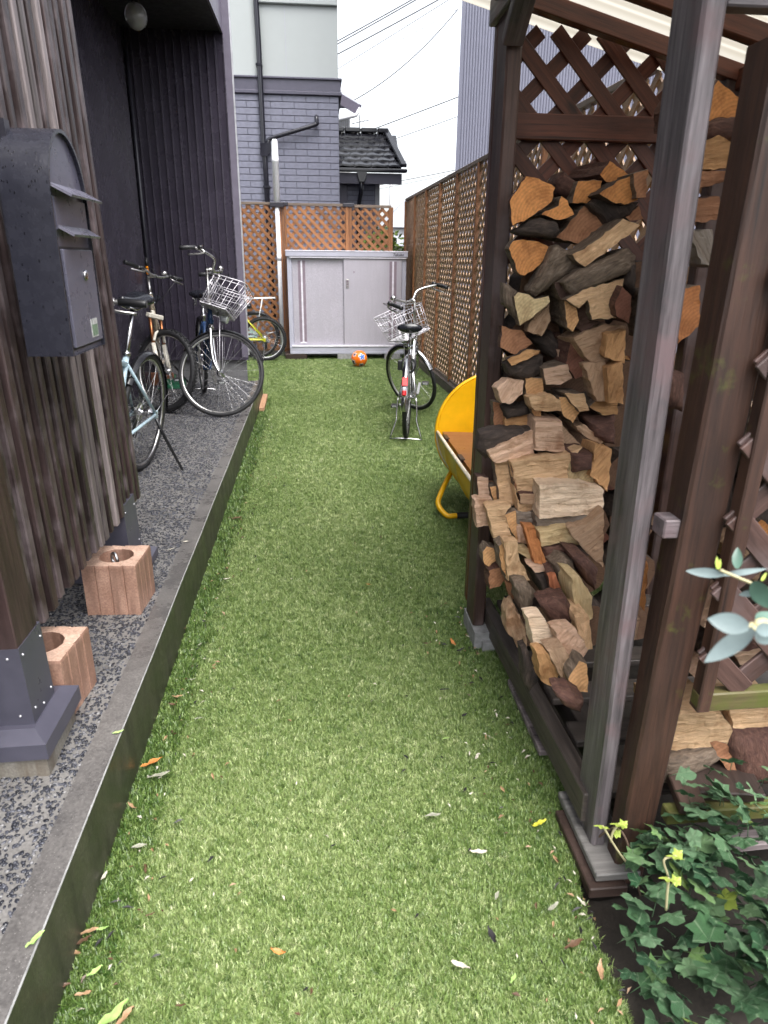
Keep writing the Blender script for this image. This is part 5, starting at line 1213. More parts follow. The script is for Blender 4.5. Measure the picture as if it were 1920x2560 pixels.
# ---------------------------------------------------------------- split logs
CR = {'W1': (1140, 380, 3.318), 'W2': (1160, 1000, 3.6875), 'W3': (1060, 860, 2.458), 'R1': (1520, 0, 3.95), 'A': (1560, 900, 1.7556), 'R0': (1080, 0, 1.975)}
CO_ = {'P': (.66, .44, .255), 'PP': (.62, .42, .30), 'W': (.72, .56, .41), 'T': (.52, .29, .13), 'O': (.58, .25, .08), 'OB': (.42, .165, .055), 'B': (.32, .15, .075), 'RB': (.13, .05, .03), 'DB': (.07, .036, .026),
       'G': (.32, .275, .235), 'Y': (.58, .45, .25), 'BR': (.45, .16, .08), 'LB': (.40, .265, .17)}
def face_y(sx, sy):
    d = max(0, sy-1200); return 2.22-.00045*d-1.05e-6*d*d-.00028*max(0, min(400, sx-1200))
def split_log(label, crop, poly, kind, col, side='bark_grey', dy=0., depth=None, ang=None, Y=None, group='split logs stacked in the shelter'):
    ox, oy, s = CR[crop]; P2 = [(ox+x/s, oy+y/s) for x, y in poly]; cx = sum(p[0] for p in P2)/len(P2); cy = sum(p[1] for p in P2)/len(P2)
    yy = (face_y(cx, cy) if Y is None else Y)+dy*1.35
    pts = [at_y(x, y, yy) for x, y in P2]; c = sum(pts, Vector())/len(pts)
    rr = random.Random(label); ta, tb = rr.uniform(-.16, .16), rr.uniform(-.05, .22)
    pts = [p+Vector((0, (p.x-c.x)*ta+(p.z-c.z)*tb, 0)) for p in pts]
    L = depth if depth else (min(.34, 2.44-yy) if kind == 'E' else rr.uniform(.09, .13))
    if min(p.x for p in pts) < .655 and Y is None: L = min(L, .055)
    ex = Vector((rr.uniform(-.10, .10), 1, rr.uniform(-.06, .06))).normalized()*L
    # dense uneven outline
    out = []; pts = [c+(p-c)*.988 for p in pts]
    for i, p in enumerate(pts):
        q = pts[(i+1) % len(pts)]; n = max(1, int((q-p).length/.012)); nn = Vector((-(q-p).z, 0, (q-p).x)).normalized()
        for k in range(n): out.append(p.lerp(q, k/n)+nn*(rr.uniform(-.0016, .0016)+(.0016*math.sin(k*1.7+i) if 0 < k else 0)))
    n = len(out); bulge = {'E': .0015, 'S': .001, 'K': .020}[kind]
    def inset(k, d): return [c+(p-c)*k-Vector((0, d*1, 0))+Vector((0, rr.uniform(-.0016, .0016), 0)) for p in out]
    rings = [[c+(p-c)*k-Vector((0, b, 0)) for p in out] for k, b in ((.45, bulge), (.78, bulge*.72), (.985, .0004))] if kind == 'K' else [[c+(p-c)*.985-Vector((0, .0006, 0)) for p in out]]
    for t, k in ((.006/L, 1.), (.35, 1.01), (.7, .99), (1., .96)): rings.append([c+(p-c)*k+ex*t+Vector((rr.uniform(-.0016, .0016), 0, rr.uniform(-.0016, .0016))) for p in out])
    if ang is None: u_ = max(((pts[(i+1) % len(pts)]-pts[i]) for i in range(len(pts))), key=lambda v: v.length); th = math.atan2(u_.z, u_.x)
    else: th = rad(ang)
    m = MB()
    def addf(f, k, s=False): m.f.append(f); m.m.append(k); m.sm.append(s)
    if kind == 'K':
        m.v = [tuple(p) for r in rings for p in r]+[tuple(c-Vector((0, bulge*1.05, 0)))]; q = len(m.v)-1
        for i in range(n): addf([q, i, (i+1) % n], 0, True)
    else:
        # torn fibres run along the grain on a split face; a sawn end is only rough
        m.v = [tuple(p) for r in rings for p in r]; ct, st_ = math.cos(th), math.sin(th)
        uv = [((p.x-c.x)*ct+(p.z-c.z)*st_, -(p.x-c.x)*st_+(p.z-c.z)*ct) for p in rings[0]]
        du, dv = (.024, .0065) if kind == 'S' else (.014, .014); u0, u1, v0, v1 = min(a for a, b in uv), max(a for a, b in uv), min(b for a, b in uv), max(b for a, b in uv)
        ins = []; a = u0+du*.5
        while a < u1:
            b = v0+dv*.5
            while b < v1:
                A_, B_ = a+rr.uniform(-.4, .4)*du, b+rr.uniform(-.2, .2)*dv; hit = False; near = 1e9
                for k in range(n):
                    (x1, y1), (x2, y2) = uv[k], uv[(k+1) % n]; near = min(near, (A_-x1)**2+(B_-y1)**2)
                    if (y1 > B_) != (y2 > B_) and A_ < (x2-x1)*(B_-y1)/(y2-y1)+x1: hit = not hit
                if hit and near > .005**2: ins.append((A_, B_))
                b += dv
            a += du
        co, _, fs, ov, _, _ = delaunay_2d_cdt([Vector(q) for q in uv+ins], [], [list(range(n))], 1, 1e-6)
        idx = []; sd = rr.uniform(0, 90)
        for k, q in enumerate(co):
            o_ = [w for w in ov[k] if w < n]
            if o_: idx.append(o_[0]); continue
            X, Z_ = c.x+q.x*ct-q.y*st_, c.z+q.x*st_+q.y*ct; y_ = c.y+(X-c.x)*ta+(Z_-c.z)*tb
            d = (.0050*mnoise.noise(Vector((q.x*9, q.y*62, sd)))+.003*mnoise.noise(Vector((q.x*22, q.y*150, sd)))+.004*mnoise.noise(Vector((q.x*10, q.y*10, sd+5)))) if kind == 'S' else .0035*mnoise.noise(Vector((q.x*28, q.y*28, sd)))
            m.v.append((X, y_-d, Z_)); idx.append(len(m.v)-1)
        for f in fs: addf([idx[k] for k in f], 0)
    for r in range(len(rings)-1):
        for i in range(n): addf([r*n+i, (r+1)*n+i, (r+1)*n+(i+1) % n, r*n+(i+1) % n], 0 if kind == 'K' and r < 2 else 1, kind == 'K' and r < 2)
    addf([(len(rings)-1)*n+i for i in range(n)], 0)
    front = {'E': 'log_end', 'S': 'log_split', 'K': side}[kind]
    if kind == 'S' and side == 'bark_grey' and rr.random() < .88: side = 'log_split'
    if kind == 'E': ax = ex
    else:
        ax = Vector((math.cos(th), 0, math.sin(th)))
    up = Vector((0, 0, 1)) if abs(ax.normalized().z) < .9 else Vector((1, 0, 0))
    o = frame_obj('split_log', m, [front, side], None, c+ex*.4, ax, up, label=label, category='log', group=group)
    k = rr.uniform(1.02, 1.3); o.color = (*[min(.9, v*k) for v in CO_[col]], 1); return o
LOGS = [
 ('cut log end with red rotten edge at the top left of the stack', 'W1', [(440, 410), (590, 190), (700, 210), (830, 290), (800, 410), (620, 540), (450, 620)], 'E', 'O', 'bark_red', -.02),
 ('small pinkish bark log standing behind the rotten edged top log', 'W1', [(820, 270), (890, 160), (1000, 250), (1005, 310), (920, 380), (840, 340)], 'K', 'PP', 'bark_red', .06),
 ('orange cut log end in the middle of the top row', 'W1', [(990, 300), (1010, 240), (1220, 235), (1210, 310), (1080, 425), (955, 425)], 'E', 'O', 'bark_grey', .03),
 ('bright orange peaked log end, highest in the stack', 'W1', [(1185, 190), (1275, 70), (1450, 190), (1460, 240), (1310, 260), (1240, 250)], 'E', 'O', 'bark_red', .05),
 ('large orange wedge log end under the highest peaked log', 'W1', [(1180, 350), (1330, 240), (1470, 190), (1520, 400), (1400, 438), (1290, 415)], 'E', 'O', 'bark_dark', -.02),
 ('black barked underside log below the large orange wedge', 'W1', [(1100, 430), (1190, 360), (1290, 410), (1400, 435), (1515, 410), (1440, 520), (1270, 610)], 'K', 'DB', 'bark_dark', .02),
 ('brown log end at top right beside the near post', 'W1', [(1475, 180), (1600, 140), (1570, 380), (1490, 385)], 'E', 'B', 'bark_grey', -.03),
 ('small orange splintered log end below the rotten edged log', 'W1', [(700, 515), (850, 445), (880, 360), (930, 400), (980, 520), (850, 570)], 'E', 'O', 'bark_grey', -.01),
 ('charcoal black barked log in the upper left of the stack', 'W1', [(475, 655), (590, 570), (700, 535), (840, 590), (860, 660), (800, 715), (560, 695)], 'K', 'DB', 'bark_dark', -.02),
 ('big dull brown triangular log end in the upper middle', 'W1', [(830, 715), (1080, 430), (1220, 520), (1310, 600), (1080, 780)], 'E', 'B', 'bark_grey', .03),
 ('brown sliver of a log against the near post, above the diagonal split log', 'W1', [(1400, 540), (1520, 440), (1560, 560), (1440, 570)], 'E', 'B', 'bark_grey', .03),
 ('long pale split log lying diagonally towards the near post', 'W1', [(960, 855), (1130, 760), (1400, 550), (1535, 600), (1500, 640), (1060, 955), (1010, 930)], 'S', 'P', 'bark_grey', -.05, None, 35),
 ('thick grey barked round log under the long diagonal split log', 'W1', [(880, 1085), (1010, 980), (1430, 795), (1490, 860), (1475, 980), (970, 1195)], 'K', 'G', 'bark_grey', -.06, None, 28),
 ('dark hollow end of the thick grey barked log', 'W1', [(820, 1080), (890, 1080), (970, 1195), (900, 1270), (850, 1200)], 'E', 'DB', 'bark_grey', -.05),
 ('orange log end with curved bark on its left, beside the far post', 'W1', [(430, 800), (470, 735), (560, 720), (700, 740), (790, 790), (700, 940), (560, 1030), (500, 1000)], 'E', 'O', 'bark_grey', -.03),
 ('grey brown barked log leaning under the orange curved log end', 'W1', [(605, 1155), (700, 985), (800, 780), (850, 760), (980, 860), (1025, 950), (660, 1205)], 'K', 'G', 'bark_grey', -.03, None, 48),
 ('creamy pale heart shaped log end below the leaning grey log', 'W1', [(480, 1200), (510, 1165), (600, 1180), (650, 1220), (770, 1195), (785, 1240), (640, 1370), (530, 1445), (490, 1290)], 'E', 'Y', 'bark_grey', -.05),
 ('pale brown split face under the creamy heart shaped end', 'W1', [(585, 1485), (640, 1370), (785, 1240), (785, 1400), (705, 1525)], 'S', 'LB', 'bark_grey', -.03, None, 60),
 ('grey barked log against the far post left of the creamy end', 'W1', [(400, 1080), (505, 1150), (490, 1290), (535, 1445), (385, 1250)], 'K', 'G', 'bark_grey', -.03, None, 100),
 ('wide pale split log with a knot in the middle of the stack', 'W1', [(900, 1225), (1080, 1130), (1405, 1045), (1385, 1150), (1335, 1380), (1130, 1395), (1085, 1225), (1010, 1300)], 'S', 'P', 'bark_grey', -.07, None, 14),
 ('tan half round end of the wide pale log with a knot', 'W1', [(905, 1230), (1005, 1290), (1020, 1395), (960, 1495), (920, 1455)], 'E', 'T', 'bark_grey', -.075),
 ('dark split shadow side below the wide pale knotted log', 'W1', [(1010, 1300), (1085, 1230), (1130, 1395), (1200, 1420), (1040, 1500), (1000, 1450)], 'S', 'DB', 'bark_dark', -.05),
 ('dark brown log end beside the near post, right of the knotted log', 'W1', [(1310, 1275), (1380, 1115), (1460, 1190), (1440, 1425), (1330, 1355)], 'E', 'RB', 'bark_red', -.08),
 ('black log tucked against the near post above the knotted log', 'W1', [(1395, 1100), (1430, 890), (1490, 920), (1470, 1190)], 'K', 'DB', 'bark_dark', -.05),
 ('rounded brown log end beside the far post below the grey log', 'W1', [(375, 1440), (470, 1468), (550, 1475), (640, 1590), (500, 1695), (365, 1620)], 'E', 'B', 'bark_red', -.03),
 ('black barked log with one pale stripe beside the far post', 'W1', [(395, 1750), (620, 1650), (735, 1690), (735, 1840), (590, 1895), (440, 1855)], 'K', 'DB', 'bark_dark', -.03, None, 15),
 ('pale stripe of split wood on top of the black barked log', 'W1', [(420, 1725), (590, 1635), (700, 1645), (690, 1675), (455, 1775)], 'S', 'T', 'bark_dark', -.055, .03, 18),
 ('dark grey log wedged in the centre gap of the stack', 'W1', [(620, 1540), (780, 1480), (845, 1560), (865, 1745), (780, 1700)], 'K', 'G', 'bark_dark', .02),
 ('small reddish log chip in the centre gap', 'W1', [(835, 1580), (880, 1515), (945, 1580), (925, 1645), (840, 1645)], 'E', 'RB', 'bark_red', .02),
 ('tiny pale split chip below the reddish chip', 'W1', [(828, 1640), (925, 1655), (912, 1715), (850, 1712)], 'S', 'PP', 'bark_red', .0, .06),
 ('dark red brown rounded log end in the centre right', 'W1', [(960, 1540), (1075, 1680), (1065, 1860), (985, 1885), (915, 1760)], 'E', 'RB', 'bark_red', -.04),
 ('ragged pale grey split log right of the dark red brown end', 'W1', [(970, 1540), (1070, 1485), (1250, 1425), (1425, 1445), (1415, 1640), (1250, 1745), (1150, 1775), (1060, 1700)], 'S', 'LB', 'bark_grey', -.05, None, 20),
 ('tan split log rising along the near post', 'W1', [(1225, 1700), (1250, 1510), (1425, 1480), (1395, 1755)], 'S', 'T', 'bark_grey', -.075, None, 65),
 ('small pale topped log just under the dark red brown end', 'W1', [(715, 1795), (925, 1760), (970, 1880), (870, 1935), (740, 1930)], 'S', 'PP', 'bark_grey', -.05),
 ('upright tan split log left of two beside the near post', 'W1', [(1065, 1760), (1250, 1735), (1275, 1820), (1255, 2065), (1155, 2065)], 'S', 'LB', 'bark_grey', -.07, None, 75),
 ('upright tan split log touching the near post', 'W1', [(1255, 1800), (1395, 1735), (1385, 2090), (1255, 2080)], 'S', 'T', 'bark_grey', -.09, None, 70),
 ('splintery pale and grey log poking out past the far post', 'W1', [(335, 1960), (430, 1875), (575, 1900), (560, 2010), (440, 2090), (370, 2080)], 'S', 'PP', 'bark_grey', -.06, None, 50),
 ('tan log end beside the splintery log', 'W1', [(575, 1870), (720, 1875), (725, 1960), (700, 2200), (655, 2220), (590, 2010)], 'E', 'T', 'bark_grey', -.04),
 ('curved pale split log in the middle row above the dark gap', 'W2', [(600, -20), (790, -60), (890, 0), (895, 100), (670, 108), (620, 60)], 'S', 'P', 'bark_grey', -.07, None, 5),
 ('tan end face left of the pale blunt log', 'W2', [(880, -30), (960, -20), (1060, 110), (1000, 215), (905, 125)], 'E', 'T', 'bark_grey', -.06),
 ('pale blunt split log above the dark red barked log', 'W2', [(930, -60), (1110, -60), (1150, 98), (1055, 108)], 'S', 'P', 'bark_grey', -.07, None, -10),
 ('tan log beside the blunt pale log touching the near post', 'W2', [(1150, 60), (1230, -10), (1420, -10), (1420, 140), (1280, 140)], 'S', 'T', 'bark_grey', -.05),
 ('narrow brown log beside the far post, mid height', 'W2', [(265, 15), (340, 30), (378, 140), (372, 262), (280, 265)], 'E', 'B', 'bark_grey', -.01),
 ('dark grey barked log over the ribbed tan log', 'W2', [(345, 60), (480, 65), (590, 35), (615, 130), (385, 175)], 'K', 'G', 'bark_dark', -.03),
 ('ribbed tan split log above the black barked log', 'W2', [(372, 165), (600, 140), (630, 240), (370, 265)], 'S', 'T', 'bark_grey', -.03, None, 6),
 ('dark red barked log beside the near post, mid height', 'W2', [(1095, 145), (1395, 135), (1380, 400), (1290, 395), (1195, 335)], 'K', 'RB', 'bark_red', -.03),
 ('grey tan narrow log under the dark red barked log', 'W2', [(1035, 240), (1110, 225), (1280, 380), (1260, 405), (1100, 330)], 'S', 'LB', 'bark_grey', -.04, None, -35),
 ('pale square sawn log face in the middle of the stack', 'W2', [(665, 200), (912, 208), (932, 485), (640, 455)], 'S', 'PP', 'bark_grey', -.09, None, -3),
 ('brown log behind the pale square face', 'W2', [(905, 225), (1000, 330), (1090, 430), (920, 500)], 'E', 'LB', 'bark_grey', -.03),
 ('jagged black barked log reaching over to the far post', 'W2', [(115, 465), (140, 310), (260, 265), (640, 262), (480, 340), (300, 395), (215, 465), (195, 545)], 'K', 'DB', 'bark_dark', -.08, None, 12),
 ('tan slanted log top left of the square face', 'W2', [(215, 475), (480, 345), (648, 282), (642, 460), (655, 510), (290, 585), (270, 575)], 'S', 'PP', 'bark_grey', -.095, None, 20),
 ('pale split log left of the longest peach log', 'W2', [(285, 585), (455, 560), (475, 720), (465, 860), (445, 965), (322, 955)], 'S', 'P', 'bark_grey', -.09, None, 2),
 ('longest peach coloured split log with fibrous grain', 'W2', [(440, 590), (650, 530), (930, 500), (1085, 425), (960, 575), (955, 735), (665, 855), (500, 868)], 'S', 'P', 'bark_grey', -.115, None, 8),
 ('dark left end of the longest peach log', 'W2', [(436, 588), (480, 640), (502, 865), (462, 790)], 'E', 'B', 'bark_grey', -.118),
 ('log end with a burnt looking dark heart', 'W2', [(955, 500), (985, 480), (1190, 495), (1165, 620), (1210, 775), (960, 775), (948, 700)], 'E', 'Y', 'bark_grey', -.10),
 ('dark rotten heart face on the pale cut end', 'W2', [(985, 488), (1188, 498), (1168, 640), (1090, 650), (1000, 670)], 'K', 'RB', 'bark_red', -.112),
 ('tan split log beside the burnt looking log end', 'W2', [(1215, 405), (1375, 450), (1320, 845), (1155, 690)], 'S', 'T', 'bark_grey', -.10, None, 50),
 ('widest whitish split log in the middle of the stack', 'W2', [(678, 775), (960, 770), (1135, 785), (1315, 845), (1295, 1005), (1205, 1055), (662, 1072)], 'S', 'W', 'bark_grey', -.13, None, 2),
 ('grey green underside of the widest whitish log', 'W2', [(662, 1070), (1205, 1052), (1060, 1145), (670, 1185)], 'S', 'G', 'bark_grey', -.11, None, 3),
 ('small brownish split block left of the widest log', 'W2', [(512, 868), (665, 858), (660, 968), (518, 955)], 'S', 'LB', 'bark_red', -.12, None, 2),
 ('pale thin split piece under the small brownish block', 'W2', [(455, 790), (490, 900), (515, 960), (655, 965), (655, 1040), (505, 1035)], 'S', 'P', 'bark_grey', -.11, None, -5),
 ('grey stained split piece under the pale thin piece', 'W2', [(478, 1038), (658, 1040), (655, 1160), (480, 1165)], 'S', 'G', 'bark_grey', -.10, None, 0),
 ('pink tinted block beside the far post, upper one', 'W2', [(122, 705), (228, 712), (228, 890), (130, 885)], 'S', 'PP', 'bark_red', -.06, None, 3),
 ('narrow brown chip right of the upper pink block', 'W2', [(205, 775), (295, 790), (275, 905), (208, 895)], 'S', 'B', 'bark_grey', -.05),
 ('tan narrow upright piece beside the brown chip', 'W2', [(240, 800), (300, 795), (335, 965), (290, 970)], 'E', 'T', 'bark_grey', -.07),
 ('pink tinted block sticking out past the far post, lower one', 'W2', [(92, 912), (262, 915), (285, 972), (212, 1003), (218, 1158), (113, 1168)], 'S', 'PP', 'bark_grey', -.09, None, 2),
 ('pale block with wavy grain right of the lower pink block', 'W2', [(208, 1005), (360, 972), (442, 980), (378, 1050), (430, 1238), (268, 1268)], 'S', 'P', 'bark_grey', -.12, None, 8),
 ('tan crescent end beside the wavy grained block', 'W2', [(378, 1060), (482, 1018), (495, 1305), (432, 1215)], 'E', 'T', 'bark_grey', -.11),
 ('little pinkish block left of the orange brown stick', 'W2', [(490, 1168), (572, 1168), (598, 1325), (495, 1318)], 'S', 'PP', 'bark_grey', -.10, None, 88),
 ('orange brown stick standing upright in the lower stack', 'W2', [(562, 1178), (660, 1185), (748, 1482), (722, 1515), (640, 1495)], 'S', 'OB', 'bark_grey', -.13, .05, 105),
 ('yellowish scalloped split log under the widest whitish log', 'W2', [(688, 1220), (960, 1168), (1085, 1300), (1065, 1345), (870, 1318), (708, 1345)], 'S', 'Y', 'bark_grey', -.11, None, 4),
 ('red brown barked log under the yellowish scalloped log', 'W2', [(715, 1350), (1015, 1335), (1005, 1420), (860, 1515), (738, 1515)], 'K', 'RB', 'bark_red', -.09),
 ('wide slanted tan log wedged against the near post, lower half', 'W2', [(965, 1190), (1130, 1150), (1300, 1015), (1260, 1520), (1130, 1405), (1000, 1255)], 'S', 'LB', 'bark_grey', -.12, None, 40),
 ('pale upright slab in the lower left of the stack', 'W2', [(372, 1308), (492, 1298), (505, 1440), (608, 1662), (402, 1670)], 'S', 'P', 'bark_grey', -.13, None, 80),
 ('tan barked side left of the pale upright slab', 'W2', [(325, 1350), (378, 1310), (405, 1668), (338, 1535)], 'S', 'T', 'bark_grey', -.12, None, 85),
 ('round tan log end beside the far post near its foot', 'W2', [(172, 1400), (210, 1348), (302, 1378), (292, 1485), (230, 1535), (180, 1505)], 'E', 'T', 'bark_grey', -.06),
 ('yellow pale splinter leaning on the orange brown stick', 'W2', [(478, 1385), (592, 1368), (648, 1505), (560, 1445)], 'S', 'Y', 'bark_grey', -.10, None, -25),
 ('pale flat piece under the orange brown stick', 'W2', [(598, 1530), (832, 1518), (805, 1572), (650, 1595)], 'S', 'PP', 'bark_grey', -.11, .06, 4),
 ('brick red offcut in the lower stack', 'W2', [(758, 1590), (842, 1588), (898, 1762), (808, 1790)], 'S', 'BR', 'bark_red', -.12, .07, 100),
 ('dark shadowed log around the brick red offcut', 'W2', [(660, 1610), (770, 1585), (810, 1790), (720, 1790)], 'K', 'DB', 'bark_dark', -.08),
 ('grey barked knobbly log right of the brick red offcut', 'W2', [(838, 1530), (920, 1458), (1012, 1478), (1035, 1600), (985, 1722), (918, 1765)], 'K', 'G', 'bark_grey', -.12),
 ('dark red leaning log beside the near post, lower half', 'W2', [(998, 1440), (1130, 1458), (1238, 1560), (1205, 1765), (1100, 1645)], 'K', 'RB', 'bark_red', -.13),
 ('pale curved upright log beside the near post, lower half', 'W2', [(990, 1640), (1075, 1640), (1190, 1820), (1185, 2015), (1075, 2065), (1000, 1805)], 'S', 'Y', 'bark_grey', -.15, None, 105),
 ('brown red log end just above the sill by the far post', 'W2', [(228, 1572), (340, 1538), (392, 1650), (330, 1722), (230, 1745)], 'E', 'B', 'bark_red', -.04),
 ('grey weathered log in the lower left of the stack', 'W2', [(455, 1680), (592, 1678), (665, 1780), (595, 1995), (500, 1905)], 'K', 'G', 'bark_grey', -.10, None, 105),
 ('brown log under the pale upright slab', 'W2', [(380, 1680), (470, 1690), (500, 1850), (420, 1830)], 'S', 'B', 'bark_grey', -.06),
 ('large mottled dark purple log low in the stack', 'W2', [(672, 1850), (800, 1808), (935, 1808), (995, 1900), (1055, 2105), (870, 2145), (738, 1955)], 'K', 'RB', 'bark_red', -.15, None, -45),
 ('narrow grey tan slab low at the left edge', 'W2', [(385, 1965), (430, 1880), (482, 1960), (575, 2155), (510, 2215), (400, 2155)], 'S', 'LB', 'bark_grey', -.08, None, 110),
 ('whitish split block at the bottom left of the stack', 'W2', [(598, 2020), (742, 2008), (835, 2170), (790, 2290), (640, 2290)], 'S', 'W', 'bark_grey', -.16, None, 5),
 ('pale grey jagged log below the mottled dark log', 'W3', [(808, 1770), (932, 1748), (1005, 1870), (930, 1965), (850, 1885)], 'S', 'PP', 'bark_grey', -.16, None, 50),
 ('rounded tan grey log above the sill, lower left', 'W3', [(505, 1640), (552, 1600), (625, 1750), (625, 1855), (565, 1855)], 'S', 'LB', 'bark_grey', -.04, None, 105),
 ('tan wedge in the lowest row beside the whitish block', 'W3', [(688, 1890), (762, 1898), (832, 2040), (802, 2125), (718, 2065)], 'S', 'T', 'bark_grey', -.14, None, 110),
 ('tan grey slanting log in the lowest row', 'W3', [(758, 1890), (862, 1868), (925, 1970), (862, 2085)], 'S', 'LB', 'bark_grey', -.16, None, 115),
 ('yellow tan log end in the lowest row near the near post', 'W3', [(885, 2055), (960, 1958), (1010, 1975), (1000, 2130), (900, 2125)], 'E', 'T', 'bark_grey', -.15),
 ('dark red log at the very bottom of the stack', 'W3', [(798, 2130), (905, 2130), (990, 2185), (965, 2265), (840, 2205)], 'K', 'RB', 'bark_red', -.14),
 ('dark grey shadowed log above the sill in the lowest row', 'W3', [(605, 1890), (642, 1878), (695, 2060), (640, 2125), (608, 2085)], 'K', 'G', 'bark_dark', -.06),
 ('pale short log beside the near post in the lower rows', 'W3', [(938, 1690), (1020, 1680), (1030, 1865), (948, 1885)], 'S', 'P', 'bark_grey', -.14, None, 95),
]
for a in LOGS:
    lab, crop, poly, kind, col, side, dy = a[:7]; split_log(lab, crop, poly, kind, col, side, dy, a[7] if len(a) > 7 else None, a[8] if len(a) > 8 else None)
MORE = [
 ('big peaked tan log end high up right of the near post', 'R1', [(1000, 930), (1035, 865), (1095, 785), (1300, 965), (1255, 1165), (1080, 1165), (985, 1225)], 'E', 'O', 'bark_red', 1.98),
 ('red rotten log under the big peaked tan end', 'R1', [(950, 1240), (1090, 1160), (1275, 1150), (1245, 1385), (940, 1385)], 'K', 'RB', 'bark_red', 1.96),
 ('tan ragged log in the upper right behind the near post', 'R1', [(920, 1400), (1100, 1335), (1230, 1400), (1195, 1660), (900, 1690)], 'S', 'T', 'bark_grey', 1.93),
 ('smooth brown log above the black gap right of the near post', 'R1', [(870, 1690), (1175, 1685), (1160, 1795), (890, 1860)], 'S', 'B', 'bark_grey', 1.92),
 ('pinkish brown log under the black gap right of the near post', 'R1', [(840, 1960), (1120, 1935), (1095, 2170), (820, 2210)], 'S', 'B', 'bark_red', 1.90),
 ('grey split log seen between the near and brown posts, upper', 'R0', [(1265, 1140), (1385, 1130), (1400, 1250), (1375, 1320), (1330, 1305)], 'S', 'G', 'bark_grey', 1.88),
 ('orange brown rounded log seen between the near and brown posts', 'R0', [(1205, 1425), (1335, 1405), (1325, 1610), (1200, 1700)], 'E', 'OB', 'bark_grey', 1.85),
 ('red brown chip beside the near post above the cross tie', 'A', [(180, 50), (270, 60), (245, 225), (175, 205)], 'K', 'RB', 'bark_red', 1.78),
 ('thin orange split seen in the slot beside the near post', 'A', [(70, 870), (115, 900), (80, 1095), (52, 1065)], 'S', 'O', 'bark_grey', 1.52),
 ('pale splinter low in the slot beside the near post', 'A', [(25, 1150), (68, 1138), (54, 1225), (32, 1232)], 'S', 'PP', 'bark_grey', 1.50),
 ('torn pale bark strip in the slot beside the near post', 'A', [(100, 680), (155, 690), (132, 755)], 'S', 'PP', 'bark_red', 1.55),
 ('pale split log directly under the mossy lattice frame', 'A', [(165, 1575), (420, 1535), (475, 1620), (452, 1685), (165, 1730)], 'S', 'P', 'bark_grey', 1.275, 8),
 ('pale split log at the right edge under the mossy frame', 'A', [(468, 1545), (680, 1525), (680, 1605), (470, 1615)], 'S', 'P', 'bark_grey', 1.28, 2),
 ('grey barked log with frayed pale edge under the mossy frame', 'A', [(160, 1745), (400, 1690), (440, 1732), (350, 1785), (165, 1850)], 'K', 'G', 'bark_grey', 1.272, None, 10),
 ('dark purple barked log with a pale scar at the right edge', 'A', [(460, 1630), (690, 1615), (690, 1835), (505, 1850), (450, 1690)], 'K', 'RB', 'bark_red', 1.265),
 ('brown half round end of the dark purple barked log', 'A', [(380, 1680), (455, 1688), (510, 1850), (440, 1785)], 'E', 'B', 'bark_grey', 1.262),
 ('pale diamond shaped face behind the near lattice', 'A', [(340, 1165), (480, 1045), (580, 1130), (430, 1245)], 'S', 'PP', 'bark_grey', 1.30),
 ('brown ribbed log behind the near lattice, middle', 'A', [(440, 810), (530, 755), (620, 880), (570, 970), (470, 870)], 'S', 'LB', 'bark_grey', 1.31, 60),
 ('orange cut log behind the near lattice at the right edge', 'A', [(520, 745), (600, 695), (690, 770), (600, 810)], 'E', 'O', 'bark_grey', 1.32),
 ('pinkish split log behind the olive twig', 'A', [(480, 1290), (680, 1250), (680, 1320), (510, 1345)], 'S', 'PP', 'bark_red', 1.29),
 ('dark brown log high behind the near lattice', 'A', [(520, 400), (680, 350), (680, 580), (560, 510)], 'K', 'DB', 'bark_dark', 1.33),
 ('grey split log highest behind the near lattice', 'A', [(530, 400), (590, 230), (690, 280), (690, 350), (560, 420)], 'S', 'G', 'bark_grey', 1.34),
 ('small pale wedge just above the mossy frame', 'A', [(345, 1425), (420, 1375), (460, 1412)], 'S', 'PP', 'bark_grey', 1.27),
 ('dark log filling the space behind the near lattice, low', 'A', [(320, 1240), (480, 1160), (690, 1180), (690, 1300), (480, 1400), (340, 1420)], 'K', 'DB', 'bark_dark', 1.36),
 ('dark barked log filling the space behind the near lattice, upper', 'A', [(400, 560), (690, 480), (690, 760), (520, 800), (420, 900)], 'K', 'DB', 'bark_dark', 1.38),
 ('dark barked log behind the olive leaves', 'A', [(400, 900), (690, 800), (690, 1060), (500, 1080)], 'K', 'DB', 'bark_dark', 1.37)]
for a in MORE:
    lab, crop, poly, kind, col, side, Yv = a[:7]; split_log(lab, crop, poly, kind, col, side, 0., .30 if kind == 'E' else .14, (a[7] if len(a) > 7 else None) if len(a) < 9 else a[8], Yv, 'split logs stacked in the shelter')
# logs deeper in the stack, seen only in the gaps
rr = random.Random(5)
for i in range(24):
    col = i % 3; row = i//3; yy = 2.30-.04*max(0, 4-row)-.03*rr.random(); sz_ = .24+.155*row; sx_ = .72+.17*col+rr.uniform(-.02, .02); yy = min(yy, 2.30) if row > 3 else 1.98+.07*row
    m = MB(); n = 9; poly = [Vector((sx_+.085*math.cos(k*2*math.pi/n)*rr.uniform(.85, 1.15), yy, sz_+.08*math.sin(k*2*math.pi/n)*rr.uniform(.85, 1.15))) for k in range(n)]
    m.prism(poly, (rr.uniform(-.01, .01), .14, 0), 1, 0); o = frame_obj('split_log', m, ['log_end', 'bark_dark'], None, (sx_, yy, sz_), (0, 1, 0), (0, 0, 1), label='dark log deep in the stack glimpsed between the front logs', category='log', group='logs deep in the stack'); o.color = (.13, .07, .04, 1)

